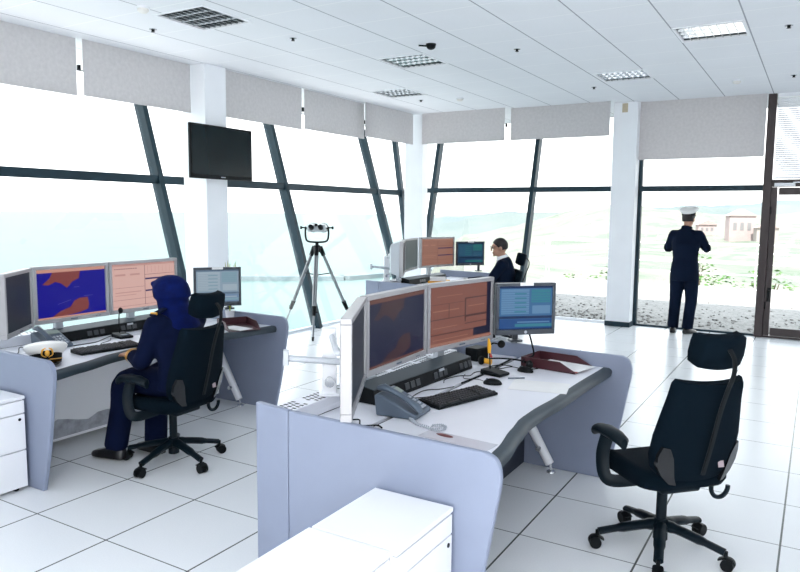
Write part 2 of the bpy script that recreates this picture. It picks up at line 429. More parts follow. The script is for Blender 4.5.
blind(1.0, 4.36, 2.80, 'y', -6.28, 'nearest beige roller blind, above the desk with the officer cap', 1)
blind(4.405, 5.76, 2.805, 'y', -6.24, 'beige roller blind ending at the television pillar on its near side')
blind(6.11, 7.585, 2.80, 'y', X_, 'beige roller blind just beyond the television pillar', 1)
blind(7.645, 9.10, 2.815, 'y', X_, 'beige roller blind above the tripod window', 1)
blind(8.97, 10.42, 2.835, 'y', -5.99, 'beige roller blind of the long wall meeting the corner pillar')
blind(-5.83, -4.345, 2.835, 'x', 10.45, 'beige roller blind of the back wall meeting the corner pillar', 1)
blind(-4.285, -2.735, 2.845, 'x', 10.56, 'beige roller blind ending at the pillar beside the standing man')
blind(-2.37, -.71, 2.50, 'x', 10.86, 'lowest hanging beige roller blind, above the standing man')

# venetian blind over the door
vb = thing('venetian_blind', 'white slatted venetian blind above the glazed door', 'blind', (-.09, 10.93, CE))
m = MB(); m.b2((-.49, -.02, -.05), (.49, .02, 0)); m.build('head_rail', WHITE, vb)
m = MB()
for k in range(38): m.box((0, 0, -.075 - k * .0275), (.98, .026, .0016), rx=radians(58))
m.build('slat', WHITE, vb, smooth=False)
m = MB(); m.b2((-.49, -.014, -1.145), (.49, .014, -1.12)); m.build('bottom_rail', WHITE, vb)
for x in (-.38, .38):
    m = MB(); m.tube([(x, -.016, -.05), (x, -.016, -1.12)], .0015, 5); m.build('cord', WHITE, vb)

# ---- ceiling fittings
LAMP = mat('lamp_tube', (.6, .62, .64), .4, emit=(1, 1, .98), estr=.02)
REFL = mat('louvre_metal', (.50, .53, .55), .15, metal=.92)
TROF = mat('lamp_housing', (.10, .12, .13), .5)
lnames = ['louvred ceiling light nearest the long window wall', 'louvred ceiling light over the middle of the room beside the camera dome', 'small looking far louvred ceiling light near the corner pillar',
          'louvred ceiling light nearest the pillar beside the standing man', 'louvred ceiling light nearest the glazed door']
for k, (x, y) in enumerate(LIGHTS):
    r = thing('ceiling_light', lnames[k], 'light', (x + LS / 2, y + LS / 2, CE), 0, 'square louvred ceiling lights')
    e = LS / 2; m = MB()
    for lo, hi in (((-e, -e, -.006), (e, -e + .022, .01)), ((-e, e - .022, -.006), (e, e, .01)), ((-e, -e + .022, -.006), (-e + .022, e - .022, .01)), ((e - .022, -e + .022, -.006), (e, e - .022, .01))): m.b2(lo, hi)
    m.build('frame', WHITE, r, smooth=False)
    m = MB(); m.b2((-e, -e, .11), (e, e, .12))
    for lo, hi in (((-e, -e, .01), (e, -e + .01, .11)), ((-e, e - .01, .01), (e, e, .11)), ((-e, -e, .01), (-e + .01, e, .11)), ((e - .01, -e, .01), (e, e, .11))): m.b2(lo, hi)
    m.build('housing', TROF, r, smooth=False)
    m = MB()
    for i in range(1, 4): m.prism([(-e + .022 + i * .1353 - .013, .055), (-e + .022 + i * .1353, -.002), (-e + .022 + i * .1353 + .013, .055)], -e + .02, e - .02, 'x')
    for i in range(1, 8): m.b2((-e + .022 + i * .0676 - .004, -e + .02, -.001), (-e + .022 + i * .0676 + .004, e - .02, .05))
    m.build('louvre', REFL, r, smooth=False)
    for i in range(4):
        m = MB(); yy = -e + .022 + (i + .5) * .1353; m.cyl((-e + .04, yy, .085), (e - .04, yy, .085), .012, n=10); m.build('lamp_tube', LAMP, r)
def dome(x, y, label, big=True):
    r = thing('smoke_detector', label, 'detector', (x, y, CE), 0, 'round detectors on the ceiling')
    m = MB(); m.lathe([(.001, 0), (.055, 0), (.055, -.016), (.001, -.016)], n=24); m.build('base', WHITE, r)
    m = MB(); m.lathe([(.044, -.016), (.046, -.03), (.03, -.045), (.001, -.048)], n=24); m.build('head', mat('detector_white', (.78, .76, .72), .4), r)
dome(-4.831, 3.977, 'white round smoke detector beside the light nearest the long window wall')
dome(-4.559, 9.279, 'white round smoke detector near the corner pillar')
dome(-.974, 9.623, 'cream round smoke detector before the blind above the standing man')
def spot(x, y, label):
    r = thing('ceiling_sprinkler', label, 'sprinkler', (x, y, CE), 0, 'small dark fittings dotted over the ceiling')
    m = MB(); m.lathe([(.001, 0), (.034, 0), (.034, -.005), (.001, -.006)], n=20); m.build('plate', CHROME, r)
    m = MB(); m.lathe([(.001, -.005), (.016, -.006), (.012, -.022), (.02, -.026), (.001, -.028)], n=14); m.build('head', BLACKP, r)
spot(-5.327, 4.49, 'small dark ceiling fitting nearest the long window wall'); spot(-2.718, 6.809, 'small dark ceiling fitting in mid ceiling between two lights')
spot(-5.145, 9.177, 'small dark ceiling fitting near the corner pillar'); spot(-2.63, 9.291, 'small dark ceiling fitting near the pillar beside the standing man')
spot(-.333, 7.088, 'small dark ceiling fitting beside the light nearest the door'); spot(-.365, 9.593, 'small dark ceiling fitting before the venetian blind'); spot(-4.415, 5.368, 'small dark ceiling fitting before the television pillar')
r = thing('ceiling_camera', 'black dome camera hanging under the middle of the ceiling', 'camera', (-3.376, 6.209, CE))
m = MB(); m.lathe([(.001, 0), (.05, 0), (.05, -.012), (.001, -.012)], n=20); m.build('base', BLACKP, r)
m = MB(); m.ell((0, 0, -.02), (.046, .046, .036)); m.build('dome', BLACKP, r)
m = MB(); m.cyl((-.03, -.02, -.02), (-.11, -.05, -.012), .008); m.build('cable_gland', BLACKP, r)

# ---- television on the pillar (faces a little towards the camera)
tv = thing('wall_television', 'black flat wall television on the white pillar', 'television', (-6.02, 5.945, 2.055), radians(90))
TVR = radians(0)
m = MB(); m.b2((-.485, -.088, 0), (.485, -.05, .60)); m.build('casing', BLACKP, tv, bevel=.008)
m = MB(); m.b2((-.462, -.0895, .045), (.462, -.0882, .578)); m.build('screen', mat('dark_tv_screen', (.002, .010, .013), .22, spec=.22), tv, smooth=False)
m = MB(); m.box((0, -.0895, .024), (.07, .002, .012)); m.build('badge', GREYL, tv)
m = MB(); m.b2((-.12, -.05, .2), (.12, 0, .42)); m.build('wall_bracket', BLACKM, tv)

# ================================================================ OUTSIDE
GRAVEL = terrain_mat('gravel_mix', [(.15, .145, .14), (.225, .22, .21), (.30, .29, .275), (.19, .183, .175)], 14, bump=.3)
m = MB(); m.b2((-6.5, 11.06, -.5), (14, 19.2, -.10)); tag(struct(m.build('ground_terrace', GRAVEL, smooth=False), 'gravel terrace outside the back glass', 'ground'), None, None)
# loose stones on the strip next to the glass
rs = random.Random(3); m = MB()
for k in range(900):
    x, y = rs.uniform(-5, 1.0), 11.15 + abs(rs.gauss(0, 1.5)); s_ = rs.uniform(.010, .034)
    M_ = Matrix.Rotation(rs.uniform(0, 6), 3, 'Z')
    m.ell((x, y, -.10 + s_ * .3), (s_, s_ * rs.uniform(.6, 1), s_ * .6), 6, 4, M_)
o = m.build('gravel', mat('stone', (.20, .19, .18), .9, noise=.4, nscale=6)); tag(o, 'loose grey stones on the ground just outside the back glass', 'gravel', kind='stuff')
def fence(x0, x1, y):
    r = thing('terrace_railing', 'thin white metal railing along the far edge of the terrace', 'railing', (x0, y, -.10)); RW = mat('railing_white', (.8, .8, .78), .4)
    for z_ in (.35, .62, .88, 1.08):
        m = MB(); m.cyl((0, 0, z_), (x1 - x0, 0, z_), .016 if z_ < 1 else .024, n=8); m.build('rail', RW, r)
    n = int((x1 - x0) / 1.6)
    for k in range(n + 1):
        m = MB(); x = (x1 - x0) * k / n
        m.b2((x - .055, -.012, 0), (x - .030, .012, 1.08)); m.b2((x + .030, -.012, 0), (x + .055, .012, 1.08)); m.b2((x - .07, -.05, 0), (x + .07, .05, .012)); m.build('post', RW, r)
fence(-6.4, 4, 18.7)
# terrain
def th(x, y):
    d = hypot(x, y); az = math.degrees(atan2(-x, y))       # degrees left of +Y
    near = -1.6 - 4 * min(1, max(0, (d - 20) / 60)) ** 1.1
    crest = interp([(-30, .4), (0, .15), (5, -.1), (9, .3), (13, .75), (16, .35), (20, -.9), (25, -1.9), (30, -2.4), (45, -3.2)], az)
    hz = 1.7 + 300 * math.tan(radians(crest))
    t = min(1, max(0, (d - 80) / 220)); t = t * t * (3 - 2 * t)
    z_ = near * (1 - t) + hz * t
    if d > 300: z_ -= (d - 300) * .03
    if az > 25.5:
        q = min(1, (az - 25.5) / 6); z_ -= (q * q * (3 - 2 * q)) * 45
    z_ += (sin(x * .06 + 1) * cos(y * .045) * 1.3 + sin(x * .17 + y * .11) * .5) * min(1, d / 60)
    return z_
m = MB(); N = 70; rows = []
rr = [19.2 * (420 / 19.2) ** (i / 54) for i in range(55)]
for d in rr:
    rows.append([(-d * sin(radians(a)), d * cos(radians(a)), th(-d * sin(radians(a)), d * cos(radians(a)))) for a in [-32 + 72 * k / N for k in range(N + 1)]])
m.rings(rows, close=False, caps=False)
HILL = terrain_mat('hillside', [(.105, .130, .098), (.148, .162, .132), (.190, .182, .156), (.122, .148, .118), (.225, .208, .182)], .055)  # greens paled and greyed, distance haze put into the colour
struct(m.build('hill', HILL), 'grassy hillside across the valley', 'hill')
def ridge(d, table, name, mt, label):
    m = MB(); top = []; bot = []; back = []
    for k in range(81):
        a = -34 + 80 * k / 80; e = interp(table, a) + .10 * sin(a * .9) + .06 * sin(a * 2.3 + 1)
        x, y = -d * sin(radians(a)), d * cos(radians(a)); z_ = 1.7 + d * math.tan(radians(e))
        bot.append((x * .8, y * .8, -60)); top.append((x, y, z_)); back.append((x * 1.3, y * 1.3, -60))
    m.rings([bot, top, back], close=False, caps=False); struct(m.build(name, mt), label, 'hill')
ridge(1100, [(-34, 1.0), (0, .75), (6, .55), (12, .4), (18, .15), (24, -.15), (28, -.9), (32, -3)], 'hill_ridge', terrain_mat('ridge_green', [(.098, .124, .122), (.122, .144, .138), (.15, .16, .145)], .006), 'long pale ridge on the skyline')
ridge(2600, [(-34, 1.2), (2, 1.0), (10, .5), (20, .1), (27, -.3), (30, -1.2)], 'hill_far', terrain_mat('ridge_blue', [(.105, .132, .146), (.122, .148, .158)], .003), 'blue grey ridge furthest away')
# sea
SEA = terrain_mat('sea_water', [(.080, .128, .124), (.090, .134, .130), (.085, .131, .127)], .02, rough=.5)
m = MB(); m.mesh([(-9000, -4000, -38), (-40, -4000, -38), (-40, 9000, -38), (-9000, 9000, -38)], [(0, 1, 2, 3)]); struct(m.build('sea', SEA, smooth=False), 'pale turquoise sea far below the long window wall', 'sea')
# harbour shore and breakwaters below the left glass
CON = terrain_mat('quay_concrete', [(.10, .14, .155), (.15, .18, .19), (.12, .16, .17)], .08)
m = MB()
def strip(pts, wd, zt):
    for a, b in zip(pts, pts[1:]):
        a, b = Vector((*a, 0)), Vector((*b, 0)); n = (b - a).normalized().cross(Vector((0, 0, 1))) * wd / 2
        m.mesh([(*(a - n).xy, -39), (*(a + n).xy, -39), (*(b + n).xy, -39), (*(b - n).xy, -39), (*(a - n).xy, zt), (*(a + n).xy, zt), (*(b + n).xy, zt), (*(b - n).xy, zt)],
               [(0, 3, 2, 1), (4, 5, 6, 7), (0, 1, 5, 4), (1, 2, 6, 5), (2, 3, 7, 6), (3, 0, 4, 7)])
strip([(-330, 260), (-235, 330), (-205, 470)], 10, -35.5); strip([(-205, 470), (-170, 900)], 12, -35.5)
struct(m.build('sea_breakwater', CON, smooth=False), 'pale stone breakwater of the harbour far below', 'breakwater')
m = MB(); m.mesh([(-60, 30, -37.5), (-120, 110, -37), (-95, 190, -37), (-150, 330, -37), (-130, 700, -37), (-20, 700, -37), (-20, 30, -36)], [(0, 1, 2, 3, 4, 5, 6)])
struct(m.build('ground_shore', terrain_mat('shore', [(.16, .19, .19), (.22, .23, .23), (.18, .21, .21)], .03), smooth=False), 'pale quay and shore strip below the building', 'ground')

# houses on the slope
TILE = mat('house_roof', (.26, .20, .185), .8); WALLP = mat('house_wall_pink', (.29, .225, .215), .8, noise=.05, nscale=1); WALLW = mat('house_wall_white', (.26, .23, .21), .8); WIN = mat('house_window', (.15, .14, .14), .4)
def house(az, d, w_, dp, h, mt, label, px=None):
    x, y = -d * sin(radians(az)), d * cos(radians(az)); zz = th(x, y) - .3
    r = thing('house', label, 'house', (x, y, zz), radians(az + 12), 'houses on the far slope')
    m = MB(); m.b2((-w_ / 2, -dp / 2, -1), (w_ / 2, dp / 2, h)); m.build('wall', mt, r, smooth=False)
    m = MB(); m.prism([(-w_ / 2 - .3, h), (w_ / 2 + .3, h), (0, h + w_ * .28)], -dp / 2 - .3, dp / 2 + .3, 'y'); m.build('roof', TILE, r, smooth=False)
    for k in range(3):
        m = MB(); m.b2((-w_ * .36 + k * w_ * .27, -dp / 2 - .03, h * .45), (-w_ * .36 + k * w_ * .27 + w_ * .14, -dp / 2 + .05, h * .75)); m.build('window', WIN, r, smooth=False)
house(5.0, 150, 4.6, 4, 5.0, WALLP, 'pink house furthest up the slope, beside the door frame'); house(7.3, 165, 3.6, 3, 2.4, WALLP, 'low pink house just left of the tall pink one')
house(3.3, 146, 3.6, 3, 2.6, WALLW, 'pale house nearest the door frame below the pink house')
# bushes just beyond the terrace
LEAF = terrain_mat('bush_leaf', [(.035, .085, .025), (.07, .15, .04), (.14, .20, .07)], 3)
def bush(x, y, w_, h, label):
    r = thing('shrub', label, 'shrub', (x, y, th(x, y) - .2), 0, 'bushes beyond the terrace railing'); q = random.Random(int(x * 31 + y))
    m = MB()
    for k in range(260):
        a, b_, t = q.uniform(0, 6.28), q.uniform(0, 1) ** .5, q.uniform(0, 1)
        c = Vector((cos(a) * b_ * w_ / 2 * (1 - .6 * t * t), sin(a) * b_ * w_ / 3 * (1 - .6 * t * t), t * h)); s_ = q.uniform(.12, .26) * h / 2
        M_ = Matrix.Rotation(q.uniform(0, 6), 3, 'Z') @ Matrix.Rotation(q.uniform(-1, 1), 3, 'X')
        m.mesh([c + M_ @ Vector(v) * s_ for v in ((-.5, 0, 0), (0, -.28, .06), (.6, 0, 0), (0, .28, .06))], [(0, 1, 2, 3)])
    m.build('foliage', LEAF, r, smooth=False)
    m = MB()
    for k in range(4): m.tube([(0, 0, -.1), (q.uniform(-.2, .2) * w_, q.uniform(-.2, .2), h * .7)], [.05, .02], 6)
    m.build('stem', mat('bark', (.10, .07, .05), .9), r)
for (az, d, w_, h, lb) in ((13.6, 27, 2.6, 1.6, 'wide green bush beyond the railing, between pillar and standing man'), (6.4, 30, 3.4, 1.5, 'wide green bush beyond the railing, between standing man and door'), (7.6, 75, 4.5, 3.6, 'tree like green bush below the pink houses'),
                       (16.5, 30, 3.0, 1.2, 'low green bush beyond the railing, close to the pillar'), (3.0, 33, 3.0, 2.0, 'green bush beyond the railing seen through the glazed door')):
    bush(-d * sin(radians(az)), d * cos(radians(az)), w_, h, lb)
# ================================================================ DESKS
def offset_poly(front, d):
    return [(x - d, y) for x, y in front]
WAVE_C = [(.03, -.065), (.31, -.09), (.57, -.135), (.75, -.162), (.95, -.162), (1.2, -.146), (1.55, -.14), (2.1, -.12)]
WAVE_L = [(.03, -.06), (.3, -.13), (.6, -.22), (.9, -.27), (1.2, -.26), (1.5, -.20), (1.8, -.15), (2.1, -.11)]
PT = .82; DT = .73; LIFT = .0012; DW = 2.13
def panel_outline(x_back):
    f = smoothpath([(-.145, 0, 0), (-.075, 0, .28), (-.022, 0, .58), (-.002, 0, .70), (-.004, 0, .755), (-.022, 0, .795), (-.06, 0, .815)], 5)
    return [(p[0], p[2]) for p in f] + [(x_back, PT + .008), (x_back, 0)]
def desk(ox, oy, wave, label, modesty, patch=False, legs=True, mx=-.797):
    r = thing('operator_desk', label, 'desk', (ox, oy, 0), 0, 'curved operator desks')
    m = MB(); m.prism(panel_outline(-1.01), 0, .030, 'y'); m.build('side_panel', LAV, r, bevel=.006)
    # rear piece of the near panel, set at a slight angle
    m = MB(); a = radians(9); L = .22
    q = [(-1.013, .0), (-1.013 - L * cos(a), L * sin(a)), (-1.013 - L * cos(a) + .03 * sin(a), L * sin(a) + .03 * cos(a)), (-1.013, .03)]
    m.prism(q, 0, PT + .008, 'z'); m.build('rear_panel', LAV, r, bevel=.005)
    m = MB(); m.prism(panel_outline(-1.235), DW - .030, DW, 'y'); m.build('side_panel', LAV, r, bevel=.006)
    N = 36; ys = [.031 + (DW - .062) * k / N for k in range(N + 1)]
    fr = [(interp(wave, y), y) for y in ys]
    B = .055
    m = MB(); m.prism([(x - B, y) for x, y in fr] + [(-.735, ys[-1]), (-.735, ys[0])], DT - .028, DT); m.build('worktop', DESKW, r)
    # soft edge: follows the wave, slightly dished
    m = MB(); rg = []
    for x, y in fr: rg.append([(x - B, y, DT + .001), (x - B * .4, y, DT + .001), (x - .006, y, DT - .008), (x, y, DT - .022), (x - .006, y, DT - .050), (x - B, y, DT - .052)])
    m.rings(rg); m.build('edge_strip', EDGE, r, ang=50)
    m = MB(); m.b2((-1.055, .031, DT - .028), (-.765, DW - .031, DT)); m.build('rear_worktop', DESKW, r, smooth=False)
    m = MB(); m.b2((-.766, .031, DT - .04), (-.734, DW - .031, DT - .014)); m.build('cable_groove', SLOTS, r, smooth=False)
    # perforated cable tray behind the worktop
    m = MB(); m.b2((-1.175, .031, .755), (-1.057, 1.78, .80)); m.b2((-1.069, .031, .7305), (-1.057, 1.78, .76)); t = m.build('cable_tray', DESKW, r, bevel=.004)
    m = MB(); k = 0
    for row in range(3):
        y = .06 + .012 * (row % 2)
        while y < 1.74:
            if (y * 10) % 2.6 < 2.1: m.b2((-1.160 + row * .036, y, .7995), (-1.138 + row * .036, y + .013, .8008))
            y += .028
    m.build('slot', SLOTS, t, smooth=False)
    m = MB(); m.b2((-1.215, .06, .60), (-1.056, DW - .031, .70)); m.build('cable_channel', SLOTS, r, smooth=False)  # dark strip standing in for the shade in the gap behind the tray
    m = MB(); m.b2((-1.232, .06, .04), (-1.215, DW - .031, .76)); m.build('back_panel', LAV, r, smooth=False)
    m = MB(); m.b2((mx - .018, .031, .05 if mx < -.75 else .006), (mx, DW - .031, .70)); mo = m.build('modesty_panel', modesty, r, smooth=False)
    if patch:
        q = random.Random(4); m = MB(); top = [(.04 + 1.3 * k / 16, .17 + .02 * sin(k * 1.3) + q.uniform(-.012, .02)) for k in range(17)]
        m.prism([(.04, .07), (1.34, .07)] + top[::-1], -.797, -.7945, 'x'); m.build('grey_patch', mat('patch_grey', (.36, .37, .41), .6, noise=.25, nscale=22), mo, smooth=False)  # mottled grey band with an uneven top edge, low on the panel
    for y in ((.13, DW - .10) if legs else ()):
        m = MB(); m.cyl((-.86, y, .69), (-.485, y, .055), .034, .030, 18); lg = m.build('leg', WHITE, r)
        m = MB(); m.cyl((-.478, y, .06), (-.475, y, .015), .009); m.lathe([(.001, .012), (.028, .008), (.030, 0), (.001, 0)], (-.475, y, 0), 18); m.build('glide', CHROME, lg)
        m = MB(); m.cyl((-.55, y - .05, .16), (-.55, y + .05, .16), .010); m.lathe([(.001, -.01), (.017, -.01), (.017, .01), (.001, .01)], (-.55, y - .05, .16), 14, Matrix.Rotation(pi / 2, 3, 'X')); m.build('clamp_knob', CHROME, lg)
    return r
MOD_W = WHITE; MOD_D = mat('dark_modesty_panel', (.012, .018, .035), .5)
CD = (-.95, 2.33); LD = (-3.79, 2.40); RD = (-3.72, 7.40)
deskC = desk(*CD, WAVE_C, 'lavender sided operator desk in front, with an empty black chair', MOD_D, mx=-.69)
deskL = desk(*LD, WAVE_L, 'grey lavender operator desk where the person in a blue headscarf sits', MOD_W, patch=True)
deskR = desk(*RD, WAVE_L, 'far operator desk where the person in a dark suit and spectacles sits', MOD_W, legs=False)

# ================================================================ MONITORS
def poly_screen(mb, x0, z0, w_, h_, shapes, y=-.001):
    """shapes: (kind index, list of (u,v)) drawn one above the other"""
    for i, (mi, pts) in enumerate(shapes):
        mb.mi = mi
        mb.mesh([(x0 + u * w_, y - .0004 * (i + 1), z0 + v * h_) for u, v in pts], [tuple(range(len(pts)))])
def R_(u0, v0, u1, v1): return [(u0, v0), (u1, v0), (u1, v1), (u0, v1)]
def scr_map(base, land, bar, line):
    sh = [(0, R_(0, 0, 1, 1)), (2, R_(0, .93, 1, 1)), (2, R_(0, 0, 1, .035)),
          (1, [(.08, .70), (.18, .82), (.22, .93), (.62, .93), (.60, .78), (.50, .72), (.42, .60), (.34, .70), (.26, .74), (.16, .68)]),
          (1, [(.20, .035), (.32, .14), (.46, .20), (.52, .32), (.60, .37), (.72, .37), (.74, .22), (.72, .12), (.60, .07), (.40, .035)]),
          (3, [(.28, .275), (.47, .345), (.47, .352), (.28, .283)]), (3, R_(.52, .60, .60, .608)), (3, R_(.66, .40, .80, .406))]
    return [base, land, bar, line], sh
def scr_panes(base, line, dark, light, dense=True):
    sh = [(0, R_(0, 0, 1, 1)), (3, R_(0, .95, 1, 1)), (1, R_(.50, .05, .508, .95)), (1, R_(.0, .47, .5, .476)), (1, R_(.5, .73, 1, .74)), (2, R_(.51, .62, 1, .655)), (2, R_(.51, .35, 1, .385)),
          (1, R_(0, .20, 1, .207)), (1, R_(0, .06, 1, .066)), (3, R_(.04, .74, .20, .78)), (3, R_(.27, .74, .42, .78)), (3, R_(.04, .36, .44, .38)), (3, R_(.04, .30, .36, .315))]
    if dense: sh += [(1, R_(.03 + .035 * k, .885, .055 + .035 * k, .905)) for k in range(10)] + [(3, R_(.54 + .06 * k, .78, .545 + .06 * k, .93)) for k in range(7)]
    return [base, line, dark, light], sh
def scr_panes2(base, line, dark, light):
    sh = [(0, R_(0, 0, 1, 1)), (2, R_(.93, .06, 1, 1)), (2, R_(.70, .06, .93, .20)), (1, R_(.0, .44, .55, .455)), (1, R_(.55, .34, .57, .76)), (1, R_(.55, .74, .93, .76)), (1, R_(.55, .42, .93, .455)), (1, R_(.55, .30, .93, .315)),
          (1, R_(.0, .185, .70, .20)), (1, R_(.0, .70, .55, .706)), (3, R_(.04, .58, .45, .60)), (3, R_(.60, .60, .88, .615)), (3, R_(.04, .30, .42, .312)), (3, R_(.04, .10, .6, .112)), (3, R_(.1, .83, .5, .84)), (1, R_(.28, .45, .29, .70)), (3, R_(0, 0, 1, .05))]
    return [base, line, dark, light], sh
def scr_list(base, dark, light, teal, low):
    sh = [(0, R_(0, 0, 1, 1)), (1, R_(0, .95, 1, 1)), (1, R_(0, .25, 1, .31)), (4, R_(0, .0, 1, .24)), (3, R_(.30, .06, 1, .13)), (2, R_(.04, .36, .56, .93)), (3, R_(.60, .62, .96, .92)), (2, R_(.62, .36, .96, .55)), (1, R_(0, .0, 1, .025)), (2, R_(.34, .155, .95, .185))]
    sh += [(0, R_(.04, .39 + .052 * k, .56, .40 + .052 * k)) for k in range(10)] + [(3, R_(.28, .40 + .104 * k, .50, .43 + .104 * k)) for k in range(5)] + [(0, R_(.60, .66 + .06 * k, .96, .67 + .06 * k)) for k in range(4)]
    return [base, dark, light, teal, low], sh
def scr_dark(base, hint):
    sh = [(0, R_(0, 0, 1, 1)), (1, [(.2, .62), (.32, .76), (.42, .74), (.44, .64), (.30, .55)]), (1, R_(0, .955, 1, 1))]
    return [base, hint], sh

def monitor(L, R, zb, zt, base, screen, label, style='silver', back=.13, post=True, group='wide silver desk monitors', tilt=0., arm=None, side=.075, straight=False):
    """L and R are the floor positions of the lower left and right corners as the user sees them"""
    L, R = Vector((*L, 0)), Vector((*R, 0)); d = R - L; W = d.length; rz = atan2(d.y, d.x); c = (L + R) / 2
    n = Vector((-sin(rz), cos(rz), 0))                    # points behind the screen
    root = c + n * back
    r = thing('desktop_monitor', label, 'monitor', (root.x, root.y, base), rz, group)
    z0, z1 = zb - base, zt - base; Hh = z1 - z0; y0 = -back
    bz = .024 if style == 'silver' else .020; bb = .030 if style == 'silver' else .034
    fm = SILVER if style == 'silver' else HPGREY
    m = MB()
    m.b2((-W / 2, y0, z0), (W / 2, y0 + .045, z0 + bb)); m.b2((-W / 2, y0, z1 - bz), (W / 2, y0 + .045, z1)); m.b2((-W / 2, y0, z0 + bb), (-W / 2 + bz, y0 + .045, z1 - bz)); m.b2((W / 2 - bz, y0, z0 + bb), (W / 2, y0 + .045, z1 - bz))
    m.build('bezel', fm, r, smooth=False, bevel=.003)
    mats, sh = screen
    m = MB(); poly_screen(m, -W / 2 + bz, z0 + bb, W - 2 * bz, Hh - bz - bb, sh, y0 + .010)
    m.mi = 0; m.b2((-W / 2 + bz, y0 + .0102, z0 + bb), (W / 2 - bz, y0 + .02, z1 - bz))
    m.build('screen', [screen_mat(q) for q in mats], r, smooth=False)
    m = MB(); sm = SHELL if style == 'silver' else HPGREY
    m.rings([[(-W / 2 + .004, y0 + .046, z0 + .004), (W / 2 - .004, y0 + .046, z0 + .004), (W / 2 - .004, y0 + .046, z1 - .004), (-W / 2 + .004, y0 + .046, z1 - .004)],
             [(-W / 2 + .05, y0 + side, z0 + .04), (W / 2 - .05, y0 + side, z0 + .04), (W / 2 - .05, y0 + side, z1 - .04), (-W / 2 + .05, y0 + side, z1 - .04)],
             [(-W / 4, y0 + side + .02, z0 + Hh * .25), (W / 4, y0 + side + .02, z0 + Hh * .25), (W / 4, y0 + side + .02, z1 - Hh * .25), (-W / 4, y0 + side + .02, z1 - Hh * .25)]])
    sl = m.build('shell', sm, r, ang=20, bevel=.004)
    m = MB()
    for k in range(7): m.b2((-W * .2 + k * W * .06, y0 + side + .012, z0 + Hh * .62), (-W * .2 + k * W * .06 + W * .03, y0 + side + .0215, z0 + Hh * .72))
    m.build('vent', SLOTS, sl, smooth=False)
    m = MB()
    if style == 'silver':
        for k in range(4): m.b2((W * .30 + k * .012, y0 - .0012, z0 + .011), (W * .30 + k * .012 + .006, y0 + .001, z0 + .017))
        m.build('button', GREYP, r, smooth=False)
        m = MB(); m.b2((-.028, y0 - .001, z0 + .010), (.028, y0 + .001, z0 + .019)); m.build('maker_plate', GREYP, r, smooth=False)
    else:
        m.lathe([(.001, -.0015), (.010, -.0012), (.010, .001), (.001, .001)], (0, y0, z0 + .017), 18, Matrix.Rotation(pi / 2, 3, 'X')); o = m.build('maker_badge', GREYL, r)
        m = MB(); m.b2((-.045, y0 - .002, z1 - .017), (.045, y0 + .001, z1 + .003)); o = m.build('name_sticker', PAPER, r, smooth=False); o['label'] = 'white sticker on the top edge of the bezel'
    if post:
        m = MB(); m.b2((-.03, -.02, 0), (.03, .02, z0 + Hh * .55)); m.b2((-.06, y0 + side + .015, z0 + Hh * .42), (.06, -.018, z0 + Hh * .58)); m.build('support_post', SHELL, r, bevel=.004)
        m = MB(); m.b2((-.07, -.028, 0), (.07, .045, .012)); m.build('foot', SHELL, r, bevel=.003)
    if arm is not None:
        a = Vector(arm)                                   # world point carrying the arm
        Mi = (Matrix.Translation(root.xyz + Vector((0, 0, base))) @ Matrix.Rotation(rz, 4, 'Z')).inverted(); q = Mi @ a
        m = MB(); m.tube([(0, y0 + side + .01, z0 + Hh * .5), (0, y0 + side + .05, z0 + Hh * .5), (q.x, q.y, z0 + Hh * .5)] + ([] if straight else [(q.x, q.y, q.z)]), .014 if straight else .020, 10); m.build('support_arm', SHELL if style == 'silver' else HPGREY, r)
        if not straight: m = MB(); m.b2((q.x - .04, q.y - .035, q.z + .0005), (q.x + .04, q.y + .035, q.z + .016)); m.build('clamp', HPGREY, r)
    return r
ORANGE = (150, 92, 82)
TR = .8015
# front desk
monitor((-1.50, 2.16), (-1.835, 2.765), .895, 1.30, .80, scr_dark((26, 34, 46), (34, 42, 52)), 'edge-on silver monitor angled at the near end of the front desk', post=False, arm=(-2.00, 2.71, .8015), straight=True, back=.19, side=.048)
monitor((-1.84, 2.78), (-1.868, 3.432), .90, 1.30, TR, scr_map((18, 20, 50), (60, 39, 44), (96, 60, 52), (48, 52, 80)), 'silver monitor with a dim dark blue sea chart on the front desk', back=.20)
monitor((-1.868, 3.445), (-1.745, 4.09), .90, 1.30, TR, scr_panes2((124, 80, 70), (72, 48, 48), (24, 26, 48), (150, 106, 92)), 'silver monitor with brown window panes on the front desk', back=.18)
monitor((-1.715, 4.065), (-1.425, 4.345), .93, 1.262, .832, scr_list((62, 104, 146), (30, 50, 88), (96, 134, 170), (56, 122, 140), (36, 74, 128)), 'charcoal framed monitor with blue lists at the far end of the front desk', 'charcoal', post=False, arm=(-1.735, 4.445, .832), group='smaller charcoal framed desk monitors')
# left desk
monitor((-4.29, 2.43), (-4.605, 2.80), .89, 1.30, TR, scr_dark((22, 30, 40), (34, 44, 48)), 'dark silver framed monitor leftmost on the desk with the officer cap', post=False, arm=(-4.86, 2.62, .8015), back=.19)
monitor((-4.60, 2.805), (-4.60, 3.395), .90, 1.305, TR, scr_map((18, 12, 132), (122, 60, 58), (190, 140, 125), (110, 110, 170)), 'silver monitor with a bright blue and brown sea chart beyond the desk phone', back=.20)
monitor((-4.605, 3.41), (-4.60, 4.06), .90, 1.305, TR, scr_panes((206, 168, 160), (130, 92, 96), (40, 34, 90), (182, 140, 134)), 'silver monitor with pale pink window panes before the person in a blue headscarf', back=.20)
monitor((-4.42, 4.07), (-4.18, 4.375), .90, 1.228, .832, scr_list((132, 152, 168), (88, 108, 128), (152, 168, 180), (120, 150, 164), (108, 132, 160)), 'charcoal framed monitor with pale grey lists behind the chair headrest', 'charcoal', post=False, arm=(-4.46, 4.515, .832), group='smaller charcoal framed desk monitors')
